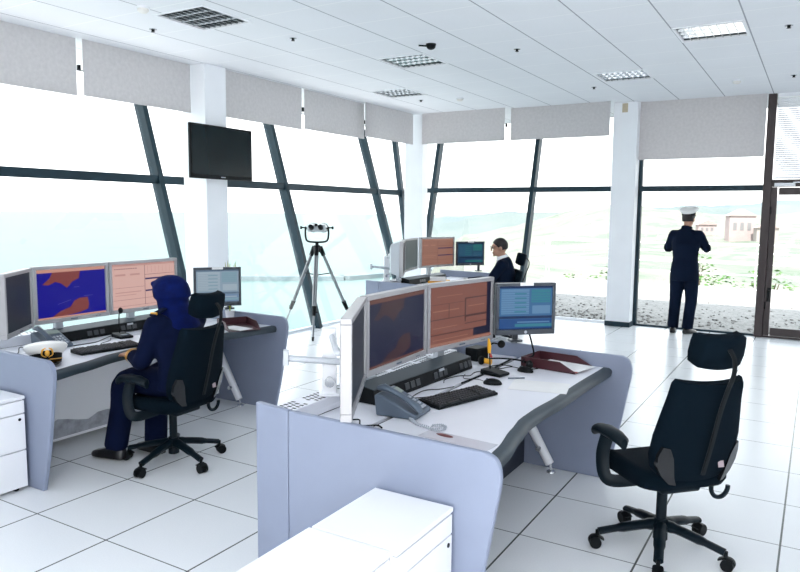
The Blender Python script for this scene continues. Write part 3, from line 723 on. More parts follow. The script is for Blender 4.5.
# far desk
monitor((-4.13, 6.99), (-4.41, 7.52), .945, 1.36, TR, scr_dark((30, 36, 40), (40, 46, 50)), 'far desk monitor seen from behind, with its pale shell', post=False, arm=(-4.76, 7.70, .8015), straight=True, back=.16, side=.15)
monitor((-4.445, 7.56), (-4.615, 8.20), .945, 1.36, TR, scr_dark((74, 88, 90), (82, 96, 96)), 'dark grey screened silver monitor in the middle of the far desk', back=.18)
monitor((-4.61, 8.27), (-4.43, 8.93), .945, 1.36, TR, scr_panes((142, 100, 86), (104, 68, 62), (38, 28, 76), (160, 116, 100), False), 'silver monitor with orange window panes on the far desk', back=.18)
monitor((-4.36, 8.86), (-4.075, 9.17), .955, 1.295, .832, scr_list((34, 66, 92), (22, 40, 62), (40, 80, 104), (36, 104, 104), (30, 56, 84)), 'charcoal framed monitor facing the person in spectacles on the far desk', 'charcoal', post=False, arm=(-4.32, 9.515, .832), group='smaller charcoal framed desk monitors')

# bracket posts standing on the cable trays
def mount(x, y, rz, hgt, label):
    r = thing('equipment_post', label, 'post', (x, y, TR), rz, 'white bracket posts on the cable trays')
    m = MB(); m.b2((-.036, -.028, 0), (.036, .028, hgt)); m.build('post', WHITE, r, bevel=.006)
    m = MB(); m.b2((-.05, -.05, 0), (.05, .05, .012)); m.build('foot', WHITE, r, bevel=.003)
    m = MB(); m.tube([(.02, -.034, hgt * .52), (.06, -.06, hgt * .52), (-.20, -.075, hgt * .60)], .016, 10); m.b2((-.22, -.10, hgt * .50), (-.195, -.05, hgt * .72)); m.build('arm', SHELL, r, bevel=.002)
    m = MB(); m.cyl((.0, -.03, hgt * .25), (.0, -.075, hgt * .25), .016); m.lathe([(.001, 0), (.024, 0), (.024, .02), (.001, .02)], (0, -.085, hgt * .25), 14, Matrix.Rotation(pi / 2, 3, 'X')); m.build('knob', CHROME, r)
    return r
mount(-2.035, 2.735, radians(38), .335, 'white bracket post behind the front desk monitors')
mount(-4.80, 7.70, radians(38), .33, 'white bracket post behind the far desk monitors')

# ================================================================ DESK EQUIPMENT
def console(c, rz, label):
    r = thing('intercom_console', label, 'console', (c[0], c[1], DT + LIFT), rz, 'long black intercom consoles')
    L = 1.04
    m = MB(); m.prism([(.075, 0), (.075, .012), (.060, .074), (-.045, .094), (-.06, .09), (-.06, 0)], -L / 2, L / 2, 'y'); m.build('housing', BLACKP, r, bevel=.004)
    m = MB(); m.prism([(.064, .0765), (-.046, .0965), (-.048, .092), (.062, .072)], -L / 2 + .004, L / 2 - .004, 'y'); m.build('top_cover', EDGE, r, smooth=False)
    for k in range(3):
        m = MB(); y = -.22 + k * .30
        for j in range(3): m.box((.0705, y + j * .055, .038), (.004, .040, .036), ry=radians(-13.6))
        m.build('socket_block', mat('socket_black', (.03, .034, .042), .3), r, smooth=False)
    m = MB(); m.box((.068, .15, .060), (.004, .055, .014), ry=radians(-13.6)); m.build('name_plate', GREYL, r, smooth=False)
    return r
console((-1.915, 3.42), radians(-3), 'long black console on the front desk under the chart monitors')
console((-4.762, 3.50), radians(1), 'long black console beyond the keyboard of the person in a blue headscarf')
console((-4.69, 8.52), radians(-1), 'long black console on the far desk')

def phone(c, rz, label):
    """user sits at local -y"""
    r = thing('desk_phone', label, 'phone', (c[0], c[1], DT + LIFT), rz, 'grey desk telephones'); w_ = .095
    m = MB(); m.prism([(-.115, 0), (-.115, .022), (.085, .108), (.105, .098), (.095, 0)], -w_, w_, 'x'); m.build('base', GREYP, r, bevel=.008)
    tl = atan2(.086, .20)
    def on(x, t, up=0.): # point on the sloping face
        return (x, -.115 + .2 * t - sin(tl) * up, .022 + .086 * t + cos(tl) * up)
    m = MB(); p = on(.035, .82, .002); m.box(p, (.095, .042, .006), rx=tl); m.build('display', mat('phone_display', (.34, .40, .36), .25), r, bevel=.001)
    m = MB()
    for i in range(3):
        for j in range(4): m.box(on(.012 + i * .024, .12 + j * .13, .002), (.017, .016, .007), rx=tl)
    m.build('keypad', GREYL, r, bevel=.001)
    m = MB(); P = [on(-.060, t, u) for t, u in ((-.02, .016), (.10, .030), (.3, .036), (.55, .038), (.8, .036), (.98, .030), (1.08, .016))]
    m.tube(P, [(.024, .012), (.030, .017), (.022, .012), (.020, .011), (.022, .012), (.030, .017), (.024, .012)], 12); m.build('handset', GREYP, r)
    return r
pc = phone((-1.69, 2.86), radians(96), 'grey desk telephone with a coiled lead on the front desk')
pl = phone((-4.62, 2.93), radians(88), 'grey desk telephone behind the officer cap')
def coil(pts, rad, turns, label, parent_label=None):
    P = smoothpath(pts, 14); q = []
    n = len(P)
    for i, p in enumerate(P):
        a = 2 * pi * turns * i / n; q.append((p[0] + rad * cos(a), p[1] + rad * sin(a) * .5, p[2] + rad * sin(a)))
    m = MB(); m.tube(q, .0035, 6); return tag(m.build('phone_cord', GREYL), label, 'cord')
coil([(-1.60, 2.78, DT + .012), (-1.54, 2.73, DT + .011), (-1.47, 2.70, DT + .011), (-1.41, 2.69, DT + .011), (-1.385, 2.73, DT + .011), (-1.42, 2.76, DT + .011), (-1.45, 2.73, DT + .011)], .006, 30, 'coiled pale telephone lead lying by the near panel of the front desk')

def keyboard(c, rz, label):
    r = thing('keyboard', label, 'keyboard', (c[0], c[1], DT + LIFT), rz, 'black computer keyboards'); L, D = .45, .155
    m = MB(); m.prism([(-D / 2, 0), (-D / 2, .014), (D / 2, .026), (D / 2, 0)], -L / 2, L / 2, 'x'); m.build('base', BLACKP, r, bevel=.004)
    m = MB(); KB = []
    for row in range(6):
        y = -D / 2 + .017 + row * .023; z_ = .014 + .012 * (y + D / 2) / D
        x = -L / 2 + .012; n = 0
        while x < L / 2 - .02:
            wk = .0165 if not (row == 0 and 3 <= n < 4) else .10
            if not (row == 5 and n % 5 == 4) and abs(x - .09) > .008: m.box((x + wk / 2, y, z_ + .003), (wk, .017, .009), rx=.08, top=(.8, .8))
            x += wk + .0028; n += 1
    m.build('keys', mat('key_black', (.02, .023, .028), .45), r, smooth=False)
    return r
keyboard((-1.565, 3.235), radians(73), 'black keyboard on the front desk')
keyboard((-4.21, 3.08), radians(82), 'black keyboard before the person in a blue headscarf')
keyboard((-4.18, 8.62), radians(90), 'black keyboard on the far desk before the person in spectacles')
def mouse(c, rz, label):
    r = thing('computer_mouse', label, 'mouse', (c[0], c[1], DT + LIFT), rz, 'black computer mice')
    m = MB(); M_ = Matrix.Identity(3); m.ell((0, 0, .004), (.030, .055, .030), 16, 10); 
    for v in m.bm.verts: v.co.z = max(v.co.z, 0)
    m.build('shell', BLACKP, r)
    m = MB(); m.cyl((-.004, .032, .026), (.004, .032, .026), .007, n=12); m.build('scroll_wheel', GREYP, r)
    return r
mouse((-1.545, 3.63), radians(105), 'black mouse beside the keyboard on the front desk')
mouse((-1.50, 4.03), radians(80), 'black mouse beside the maroon tray on the front desk')
def cable(pts, rad, mt, label, cat='cable', name='computer_cable', k=8):
    m = MB(); m.tube(smoothpath(pts, k), rad, 6); return tag(m.build(name, mt), label, cat)
D = DT + .004
cable([(-1.64, 3.19, DT + .012), (-1.70, 3.20, D), (-1.78, 3.12, D), (-1.80, 3.28, D), (-1.74, 3.36, D), (-1.70, 3.45, D)], .0025, BLACKP, 'black keyboard lead curling behind the keyboard on the front desk')
cable([(-1.60, 3.63, DT + .012), (-1.66, 3.68, D), (-1.74, 3.66, D), (-1.78, 3.76, D)], .002, BLACKP, 'thin black mouse lead on the front desk')
cable([(-1.69, 3.90, DT + .01), (-1.75, 3.84, D), (-1.74, 3.74, D), (-1.79, 3.70, D), (-1.82, 3.58, D), (-1.79, 3.5, D)], .0025, BLACKP, 'thin black lead from the microphone to the console on the front desk')
cable([(-1.84, 2.60, D), (-1.78, 2.62, D + .01), (-1.74, 2.58, D), (-1.68, 2.62, D), (-1.64, 2.60, D)], .004, BLACKP, 'short black leads lying between the near panel and the telephone')
cable([(-4.52, 3.02, D), (-4.50, 3.18, D), (-4.56, 3.3, D), (-4.62, 3.4, D), (-4.66, 3.52, D)], .003, BLACKP, 'black lead running from the telephone to the console on the cap desk')
cable([(-4.30, 3.14, D), (-4.42, 3.18, D), (-4.48, 3.30, D), (-4.55, 3.36, D)], .0025, BLACKP, 'black keyboard lead before the person in a blue headscarf')
cable([(-4.40, 2.50, D), (-4.52, 2.56, D + .01), (-4.58, 2.66, D), (-4.66, 2.72, D + .02), (-4.72, 2.80, D)], .0035, BLACKP, 'tangled black lead under the leftmost monitor of the cap desk')

def mic(c, rz, label, yellow):
    r = thing('desk_microphone', label, 'microphone', (c[0], c[1], DT + LIFT), rz, 'black gooseneck desk microphones')
    m = MB(); m.prism([(-.075, 0), (-.075, .018), (.07, .034), (.075, 0)], -.052, .052, 'x'); m.build('base', BLACKP, r, bevel=.006)
    if yellow: P = [(0, .035, .03), (0, .04, .10), (.0, .042, .165), (.02, .03, .185), (.05, .01, .178)]
    else: P = [(0, .04, .03), (0, .045, .10), (0, .04, .17), (0, .025, .205)]
    m = MB(); m.tube(smoothpath(P, 6), .0045, 8); m.build('gooseneck', BLACKP, r)
    m = MB(); q = P[-1]; m.ell((q[0] + (.012 if yellow else 0), q[1] - .01, q[2]), (.026, .022, .024) if yellow else (.017, .02, .024)); m.build('microphone_head', BLACKM, r)
    if yellow:
        m = MB(); m.tube([(0, .043, .125), (0, .045, .17), (-.008, .045, .215)], [.009, .013, .006], 8); m.build('yellow_tag', YELL, r)
        m = MB(); m.tube([(.002, .04, .118), (.008, .03, .10)], [.010, .006], 8); m.build('red_tag', RED, r)
    else:
        m = MB(); m.b2((-.03, -.05, .020), (.03, -.02, .027)); m.build('key_switch', GREYP, r)
    return r
mic((-1.63, 3.86), radians(78), 'black desk microphone with a yellow tag on the front desk', True)
mic((-4.52, 3.44), radians(80), 'black gooseneck microphone before the person in a blue headscarf', False)

def tray(c, rz, label, papers, md=.25):
    r = thing('paper_tray', label, 'tray', (c[0], c[1], DT + LIFT), rz, 'maroon letter trays'); L, W = .37, md; t = .004
    prof = [(-L / 2, 0), (L / 2, 0), (L / 2, .012), (L * .22, .062), (-L / 2, .062)]
    m = MB(); m.b2((-L / 2, -W / 2, 0), (L / 2, W / 2, t)); m.prism(prof, -W / 2, -W / 2 + t, 'y'); m.prism(prof, W / 2 - t, W / 2, 'y'); m.b2((-L / 2, -W / 2, 0), (-L / 2 + t, W / 2, .062)); m.build('tray_body', MAROON, r, smooth=False)
    for k, (dx, dy, rz_, mt, l2, w2) in enumerate(papers):
        m = MB(); m.box((dx, dy, .008 + k * .006), (l2, w2, .005), rz=rz_); o = m.build('paper_sheet', mt, None, smooth=False)
        o.matrix_world = Matrix.Translation((c[0], c[1], DT)) @ Matrix.Rotation(rz, 4, 'Z'); tag(o, ['white and pink papers lying in the maroon tray of the front desk', 'top white paper sticking out of the maroon tray of the front desk', 'red edged paper under the white ones in the front tray'][k] if md == .25 else 'white paper corner sticking out of the dark tray behind the chair of the headscarf wearer', 'paper')
    return r
tray((-1.385, 4.275), radians(-8), 'dark maroon letter tray full of papers on the front desk', [(.02, 0, .02, RED, .33, .20), (.05, .01, -.05, PAPER, .31, .20)])
tray((-4.11, 4.26), radians(-30), 'dark maroon letter tray behind the chair of the person in a blue headscarf', [(.06, -.03, .4, PAPER, .24, .13)], .26)
m = MB(); m.box((0, 0, 0), (.32, .24, .0012)); o = m.build('paper_sheet', PAPER, smooth=False, loc=(-1.30, 3.725, DT + .0018), rot=(0, 0, radians(12))); tag(o, 'blank white sheet lying near the wavy edge of the front desk', 'paper')
m = MB(); m.box((0, 0, 0), (.34, .10, .0012)); o = m.build('plastic_sleeve', mat('clear_sleeve', (.62, .62, .68), .12), smooth=False, loc=(-1.28, 2.635, DT + .0018), rot=(0, 0, radians(-4))); tag(o, 'shiny pale sleeve lying along the near panel of the front desk', 'sleeve')
m = MB(); m.ell((0, 0, .002), (.045, .016, .003), 14, 6); o = m.build('red_pouch', mat('reddish_brown', (.16, .05, .05), .5), loc=(-1.35, 2.655, DT + .0028), rot=(0, 0, radians(-8))); tag(o, 'small reddish brown item on the sleeve by the near panel', 'item')
m = MB(); m.cyl((-1.52, 3.80, D + .001), (-1.44, 3.86, D + .001), .004, n=8); tag(m.build('pen', GREYP), 'grey pen beside the mouse on the front desk', 'pen')
# small black speaker box and headset by the far end of the front desk
r = thing('speaker_box', 'small black speaker box under the charcoal framed monitor', 'speaker', (-1.905, 4.20, DT + LIFT), radians(80))
m = MB(); m.b2((-.065, -.05, 0), (.065, .05, .085)); m.build('case', BLACKP, r, bevel=.006)
m = MB(); m.b2((-.055, -.0515, .012), (.055, -.05, .072)); m.build('grille', BLACKM, r, smooth=False)
r = thing('headset', 'black headset with a yellow joint lying before the maroon tray', 'headset', (-1.66, 4.10, DT + LIFT), radians(8))
m = MB(); m.tube([(.16 * cos(t), .085 * sin(t), .022 + .012 * sin(t)) for t in [radians(a) for a in range(15, 181, 11)]], .009, 8, flat=.6); m.build('headband', BLACKP, r)
for s in (-1, 1):
    m = MB(); m.ell((s * .155, -.01, .028), (.022, .034, .028)); m.build('ear_cushion', BLACKM, r)
m = MB(); m.cyl((-.17, .0, .03), (-.09, -.01, .022), .018, n=10); m.build('yellow_joint', YELL, r)
cable([(-1.46, 4.15, D), (-1.52, 4.08, D), (-1.60, 4.06, D + .01), (-1.66, 4.02, D), (-1.74, 4.02, D), (-1.70, 4.12, D), (-1.62, 4.12, D)], .003, BLACKP, 'loops of black headset lead before the maroon tray')
cable([(-1.555, 4.235, .93), (-1.53, 4.225, .86), (-1.52, 4.22, .80), (-1.56, 4.18, DT + .05), (-1.57, 4.17, D + .02)], .006, BLACKP, 'black lead dropping from the charcoal framed monitor of the front desk')
cable([(-1.70, 3.55, D), (-1.685, 3.8, D), (-1.70, 4.02, D), (-1.71, 4.3, D)], .006, BLACKP, 'thick black cable along the groove of the front desk')

# clutter on the far desk
def slabthing(name, c, d, rz, mt, label, cat, z=DT + LIFT):
    m = MB(); m.box((0, 0, d[2] / 2), d); o = m.build(name, mt, smooth=False, bevel=.002, loc=(c[0], c[1], z), rot=(0, 0, rz)); return tag(o, label, cat)
slabthing('ring_binder', (-4.30, 8.22), (.24, .30, .07), .3, YELL, 'yellow binder lying on the far desk under papers', 'binder')
slabthing('paper_stack', (-4.32, 8.22), (.21, .29, .035), .5, PAPER, 'white paper stack on top of the yellow binder', 'papers', DT + .072)
slabthing('red_folder', (-4.30, 7.98), (.20, .16, .02), .2, RED, 'thin red folder beside the yellow binder', 'folder')
for i, (x, y) in enumerate(((-4.06, 8.55), (-3.96, 8.62))):
    m = MB(); m.lathe([(.001, 0), (.026, 0), (.034, .085), (.031, .085), (.024, .004), (.001, .004)], (0, 0, 0), 18); tag(m.build('paper_cup', PAPER, loc=(x, y, DT + LIFT)), ['white cup nearest the red folder on the far desk', 'white cup nearest the suited person on the far desk'][i], 'cup', 'white cups on the far desk')

# officer cap on the left desk
def cap_parts(r, white=True, z0=0.):
    m = MB(); M_ = Matrix.Rotation(radians(6), 3, 'X'); rg = []
    for q, z_, b in ((.092, .044, 1), (.108, .060, 1), (.124, .082, 1), (.127, .094, 1), (.118, .108, 1), (.075, .118, 1), (.002, .121, 1)):
        rg.append([Vector((q * cos(2 * pi * k / 32), q * 1.06 * sin(2 * pi * k / 32), z0 + z_ + (.022 * -sin(2 * pi * k / 32)) * (q / .13))) for k in range(32)])
    m.rings(rg); m.build('crown', CAPW, r)
    m = MB(); m.lathe([(.086, z0), (.089, z0), (.093, z0 + .056), (.088, z0 + .056)], n=32); m.build('band', BLACKM, r)
    m = MB(); rg = []
    for a in range(205, 336, 10):
        t = radians(a); e = .052 * max(0, sin(radians((a - 205) * 180 / 130))); p = Vector((.088 * cos(t), .088 * sin(t), z0 + .006)); q = Vector(((.088 + e) * cos(t), (.088 + e) * sin(t), z0 + .006 - e * .55))
        rg.append([p, q, q + Vector((0, 0, .003)), p + Vector((0, 0, .004))])
    m.rings(rg); m.build('visor', mat('visor_gloss', (.006, .006, .008), .12), r)
    m = MB(); m.tube([(.0945 * cos(radians(a)), .0945 * sin(radians(a)), z0 + .016) for a in range(205, 336, 8)], (.006), 8, flat=.5); m.build('gold_strap', GOLD, r)
    return r
cp = thing('officer_cap', 'white topped officer cap with gold badge lying on the cap desk', 'cap', (-4.125, 2.575, DT + LIFT), radians(62)); cp.rotation_euler = (radians(-9), 0, radians(62)); cp.location.z += .016; cap_parts(cp)
m = MB()
for s in (-1, 1): m.tube(smoothpath([(s * .006, -.100, .030), (s * .030, -.104, .045), (s * .026, -.112, .075), (s * .008, -.116, .090)], 5), [.008] * 15 + [.004], 8, flat=.5)
m.ell((0, -.108, .055), (.014, .007, .020)); m.ell((0, -.113, .090), (.012, .006, .010)); m.tube([(0, -.112, .098), (0, -.113, .108)], .003, 6)
m.build('badge', GOLD, cp)
m = MB(); m.ell((0, -.102, .056), (.034, .006, .042)); m.build('badge_patch', BLACKM, cp)

# plant behind the grey list monitor
r = thing('potted_plant', 'yellow green sprig showing above the grey list monitor', 'plant', (-4.385, 4.445, DT + LIFT))
m = MB(); m.lathe([(.001, 0), (.030, 0), (.042, .10), (.038, .10), (.034, .09), (.001, .09)], n=20); m.build('pot', WHITE, r)
q = random.Random(2); m = MB()
for k in range(12):
    a = q.uniform(0, 6.28); t = q.uniform(.02, .07); h_ = q.uniform(.47, .57)
    P = [Vector((0, 0, .09)), Vector((t * .4 * cos(a), t * .4 * sin(a), h_ * .6)), Vector((t * cos(a), t * sin(a), h_))]
    m.tube(P, [.004, .017, .001], 5, flat=.3)
m.build('leaves', mat('leaf_yellow_green', (.30, .34, .01), .5), r)

# ================================================================ PEDESTAL CABINETS
def pedestal(x0, x1, y0, y1, label, lock=True):
    r = thing('pedestal_cabinet', label, 'cabinet', ((x0 + x1) / 2, (y0 + y1) / 2, 0), 0, 'white drawer pedestals'); a, b = (x1 - x0) / 2, (y1 - y0) / 2; Hh = .585
    m = MB(); m.b2((-a, -b, .02), (a - .02, b, Hh - .022)); m.build('body', WHITE, r, smooth=False, bevel=.003)
    m = MB(); m.b2((-a - .002, -b - .002, Hh - .020), (a + .002, b + .002, Hh)); m.build('top', WHITE, r, smooth=False, bevel=.004)
    for k, (za, zb) in enumerate(((.025, .25), (.256, .475), (.481, Hh - .028))):
        m = MB(); m.b2((a - .02, -b + .002, za), (a, b - .002, zb)); d = m.build('drawer', WHITE, r, smooth=False, bevel=.003)
        if k == 1 and lock:
            m = MB(); m.lathe([(.001, 0), (.009, 0), (.009, .003), (.001, .003)], (a, b - .035, zb - .03), 14, Matrix.Rotation(pi / 2, 3, 'Y')); m.build('lock', BLACKP, d)
    for sx in (-1, 1):
        for sy in (-1, 1):
            m = MB(); m.cyl((sx * (a - .05), sy * (b - .05), 0), (sx * (a - .05), sy * (b - .05), .022), .018); m.build('foot', BLACKP, r)
    return r
pedestal(-1.49, -1.137, 1.90, 2.315, 'white drawer pedestal against the near panel of the front desk')
pedestal(-1.495, -1.155, 1.40, 1.888, 'white drawer pedestal closest to the camera, before the other one', False)
pedestal(-4.42, -4.045, 1.95, 2.375, 'white drawer pedestal against the near panel of the cap desk')

# ================================================================ CHAIRS (face local +y)
def make_chair(loc, rz, label):
    r = thing('office_chair', label, 'chair', loc, rz, 'black office chairs with headrests')
    ph = 17
    for k in range(5):
        a = radians(ph + 72 * k); c, s = cos(a), sin(a)
        m = MB(); m.tube(smoothpath([(.03 * c, .03 * s, .135), (.10 * c, .10 * s, .128), (.22 * c, .22 * s, .105), (.31 * c, .31 * s, .085)], 4), [(.036, .028)] * 3 + [(.030, .023)] * 5 + [(.024, .017)] * 5, 10)
        m.build('base_arm', CPLAST, r)
        cx, cy = .315 * c, .315 * s; m = MB(); 
        for t in (-1, 1):
            p = Vector((cx - t * .016 * s + .012 * c, cy + t * .016 * c + .012 * s, .030)); n = Vector((-s, c, 0)) * .010
            m.cyl(p - n, p + n, .030, n=18)
        m.cyl((cx, cy, .05), (cx, cy, .092), .010, n=10)
        m.tube([(cx - .03 * c, cy - .03 * s, .045), (cx, cy, .063), (cx + .035 * c, cy + .035 * s, .050)], [(.024, .006)] * 3, 8)
        m.build('caster', BLACKP, r)
    m = MB(); m.cyl((0, 0, .06), (0, 0, .17), .036, .034, 20); m.cyl((0, 0, .17), (0, 0, .37), .026, n=20); m.build('gas_column', CPLAST, r)
    m = MB(); m.b2((-.11, -.15, .355), (.11, .12, .40)); m.build('tilt_mechanism', CPLAST, r, bevel=.015)
    for s in (-1, 1):
        m = MB(); m.tube([(s * .10, .04, .375), (s * .20, .06, .365), (s * .26, .07, .352)], [.008, .007, .012], 8, flat=.6); m.build('lever', CPLAST, r)
    # seat cushion
    m = MB(); rg = []
    for z_, k in ((.395, .86), (.405, .95), (.43, 1.0), (.46, 1.0), (.478, .96), (.486, .86)):
        pts = rrect(-.245 * k, -.22 * k, .245 * k, .265 * k, .10, 6); rg.append([(x, y, z_ - (.05 * max(0, (y - .12) / .14) ** 2 if z_ > .44 else 0) + (.010 * (x / .245) ** 2 if z_ > .47 else 0)) for x, y in pts])
    m.rings(rg); m.build('seat', FABRIC, r, ang=60)
    # backrest, leaning back; a curved padded plate
    th_ = radians(13)
    def bk(x, h_, d): # h_ along the back, d towards the rear
        return (x, -.235 - sin(th_) * h_ - cos(th_) * d, .475 + cos(th_) * h_ - sin(th_) * d)
    m = MB(); rg = []
    prof = [(-.01, .17), (.03, .205), (.10, .225), (.20, .222), (.30, .205), (.40, .187), (.465, .180), (.490, .172)]
    NN = 12
    for h_, w_ in prof:
        e = .7 if h_ in (-.01, .490) else 1
        front = [bk(-w_ + 2 * w_ * k / NN, h_, -.030 * e - .045 * abs(2 * k / NN - 1) ** 2.2) for k in range(NN + 1)]
        back = [bk(w_ - 2 * w_ * k / NN, h_, .030 * e - .045 * abs(1 - 2 * k / NN) ** 2.2 - (0 if 0 < k < NN else .02)) for k in range(NN + 1)]
        rg.append(front + back)
    m.rings(rg); m.build('backrest', FABRIC, r, ang=60)
    # plastic shell of the lumbar zone on each flank
    for s in (-1, 1):
        m = MB(); rg = []
        for h_, xa, xb in ((-.02, .12, .150), (.02, .135, .190), (.07, .145, .216), (.12, .155, .218), (.17, .178, .205)):
            rg.append([bk(s * xa, h_, .040 - .045 * (xa / .222) ** 2.2), bk(s * xb, h_, .034 - .045 * (xb / .222) ** 2.2), bk(s * xb, h_, .010 - .045 * (xb / .222) ** 2.2), bk(s * xa, h_, .020 - .045 * (xa / .222) ** 2.2)])
        m.rings(rg); m.build('lumbar_shell', LUMBAR, r)
    # curved headrest stem
    m = MB(); P = smoothpath([bk(0, .04, .045), bk(0, .20, .055), bk(0, .36, .060), bk(0, .48, .072), bk(0, .57, .085), bk(0, .635, .070), bk(0, .665, .030)], 5)
    m.tube(P, [(.013, .007)] * len(P), 8, up=(0, -1, .2)); m.build('headrest_stem', BLACKP, r)
    m = MB(); rg = []
    for h_, w_ in ((.558, .098), (.570, .112), (.615, .121), (.668, .119), (.702, .112), (.714, .098)):
        front = [bk(-w_ + 2 * w_ * k / 10, h_, -.055 - .030 * abs(k / 5 - 1) ** 2 + (.02 if h_ in (.558, .714) else 0)) for k in range(11)]
        back = [bk(w_ - 2 * w_ * k / 10, h_, .028 - .038 * abs(k / 5 - 1) ** 2 - (.018 if h_ in (.558, .714) else 0)) for k in range(11)]
        rg.append(front + back)
    m.rings(rg); m.build('headrest', FABRIC, r, ang=60)
    for s in (-1, 1):
        m = MB(); P = smoothpath([(s * .13, .0, .385), (s * .255, .04, .372), (s * .292, .07, .40), (s * .297, .085, .50), (s * .292, .06, .60)], 5); m.tube(P, [(.034, .012)] * len(P), 10, up=(0, 1, 0)); ar = m.build('armrest', CPLAST, r)
        m = MB(); rg = []
        for y, w_, z_ in ((-.085, .018, .628), (-.07, .034, .640), (-.01, .044, .652), (.08, .050, .654), (.14, .046, .644), (.175, .026, .624)):
            rg.append([(s * .288 + w_ * cos(t), y, z_ - .026 + .026 * sin(t)) for t in [2 * pi * k / 14 for k in range(14)]])
        m.rings(rg); m.build('arm_pad', CPLAST, ar)
    m = MB()
    P = [(.17 * cos(radians(a)) * .28 + .15, -.215 - .01, .405 + .05 * sin(radians(a))) for a in range(170, 380, 15)]
    m.tube(P, .011, 8); m.build('back_bracket', CPLAST, r)
    m = MB(); c0 = bk(.105, .075, .0265); m.box(c0, (.030, .003, .030), rx=-th_); o = m.build('size_label', mat('label_white', (.36, .29, .31), .6), r, smooth=False); o['label'] = 'small white square label'
    return r
# chair front direction: world angle of local +y
chairR = make_chair((-.60, 3.62, 0), radians(46), 'empty black office chair in front of the lavender desk')
for o in chairR.children: pass
cl = dup(chairR, (-3.68, 3.18, 0), radians(92), 'black office chair under the person in a blue headscarf', 'black office chairs with headrests')
dup(chairR, (-3.62, 8.475, .0), radians(118), 'black office chair under the person in a dark suit and spectacles', 'black office chairs with headrests')

for o in cl.children:
    if o.name.split('.')[0] in ('base_arm', 'caster'): o.rotation_euler[2] = radians(26)
# ================================================================ TRIPOD + BINOCULAR
tp = thing('tripod', 'silver tripod with black clamps by the long window wall', 'tripod', (-5.95, 7.72, 0))
ap = 1.20
for k, a in enumerate((-58, 62, 182)):
    c, s = cos(radians(a)), sin(radians(a)); f = lambda t: ((.05 + .56 * t) * c, (.05 + .56 * t) * s, ap * (1 - t))
    m = MB()
    for o_ in (-.014, .014): m.cyl((f(.04)[0] - o_ * s, f(.04)[1] + o_ * c, f(.04)[2]), (f(.66)[0] - o_ * s, f(.66)[1] + o_ * c, f(.66)[2]), .017, n=10)
    lg = m.build('leg', mat('tripod_aluminium', (.26, .27, .28), .35, metal=.8), tp)
    m = MB(); m.cyl(f(-.01), f(.09), .034, .030); m.build('collar', BLACKP, lg)
    m = MB(); m.cyl(f(.64), f(.74), .032, .026); p = Vector(f(.70)); m.cyl(p - Vector((-s, c, 0)) * .01, p + Vector((-s, c, 0)) * .05, .010); m.build('clamp', BLACKP, lg)
    m = MB(); m.cyl(f(.72), f(.985), .014); m.build('lower_tube', MATS['tripod_aluminium'], lg)
    m = MB(); m.cyl(f(.96), (f(1.0)[0], f(1.0)[1], 0), .018, .012); m.build('foot', BLACKP, lg)
m = MB()
for a in (-58, 62, 182):
    c, s = cos(radians(a)), sin(radians(a)); m.cyl((0, 0, .82), ((.05 + .56 * .30) * c, (.05 + .56 * .30) * s, ap * .70), .007)
m.cyl((0, 0, .80), (0, 0, 1.17), .014); m.build('spreader', BLACKP, tp)
m = MB(); m.lathe([(.001, 1.14), (.05, 1.14), (.06, 1.19), (.045, 1.23), (.022, 1.24), (.022, 1.28), (.001, 1.28)], n=20); m.build('head', BLACKP, tp)
U = Vector((cos(radians(32)), sin(radians(32)), 0))            # across the picture
m = MB(); P = [U * t + Vector((0, 0, z_)) for t, z_ in ((-.155, 1.49), (-.160, 1.40), (-.150, 1.32), (-.115, 1.285), (0, 1.275), (.115, 1.285), (.150, 1.32), (.160, 1.40), (.155, 1.49))]
m.tube(smoothpath(P, 4), [(.030, .013)] * 33, 8, up=(0, 0, 1)); m.build('yoke', BLACKP, tp)
for s in (-1, 1):
    m = MB(); p = U * (s * .155) + Vector((0, 0, 1.475)); m.cyl(p, p + U * s * .055, .009); m.cyl(p + U * s * .05, p + U * s * .075, .020); m.build('tilt_knob', BLACKP, tp)
bn = thing('binoculars', 'large grey binoculars held in the tripod yoke', 'binoculars', (-5.95, 7.72, 1.465), radians(32))
m = MB()
for s in (-1, 1): m.cyl((s * .074, -.12, .004), (s * .074, .18, .004), .052, .062, 20)
m.b2((-.12, -.09, -.045), (.12, .09, .05)); bo = m.build('body', mat('binocular_grey', (.50, .54, .56), .35), bn, bevel=.006)
for s in (-1, 1):
    m = MB(); m.cyl((s * .064, -.23, .030), (s * .064, -.115, .014), .030, .036, 16); m.build('eyepiece', BLACKP, bn)
    m = MB(); m.cyl((s * .074, .175, .004), (s * .074, .23, .004), .065, .067, 20); m.build('lens_hood', BLACKP, bn)
m = MB(); m.cyl((0, -.14, .05), (0, -.06, .05), .02); m.build('focus_wheel', BLACKP, bn)
m = MB(); m.cyl((-.155, 0, 0), (.155, 0, 0), .010); m.build('pivot', BLACKP, bn)
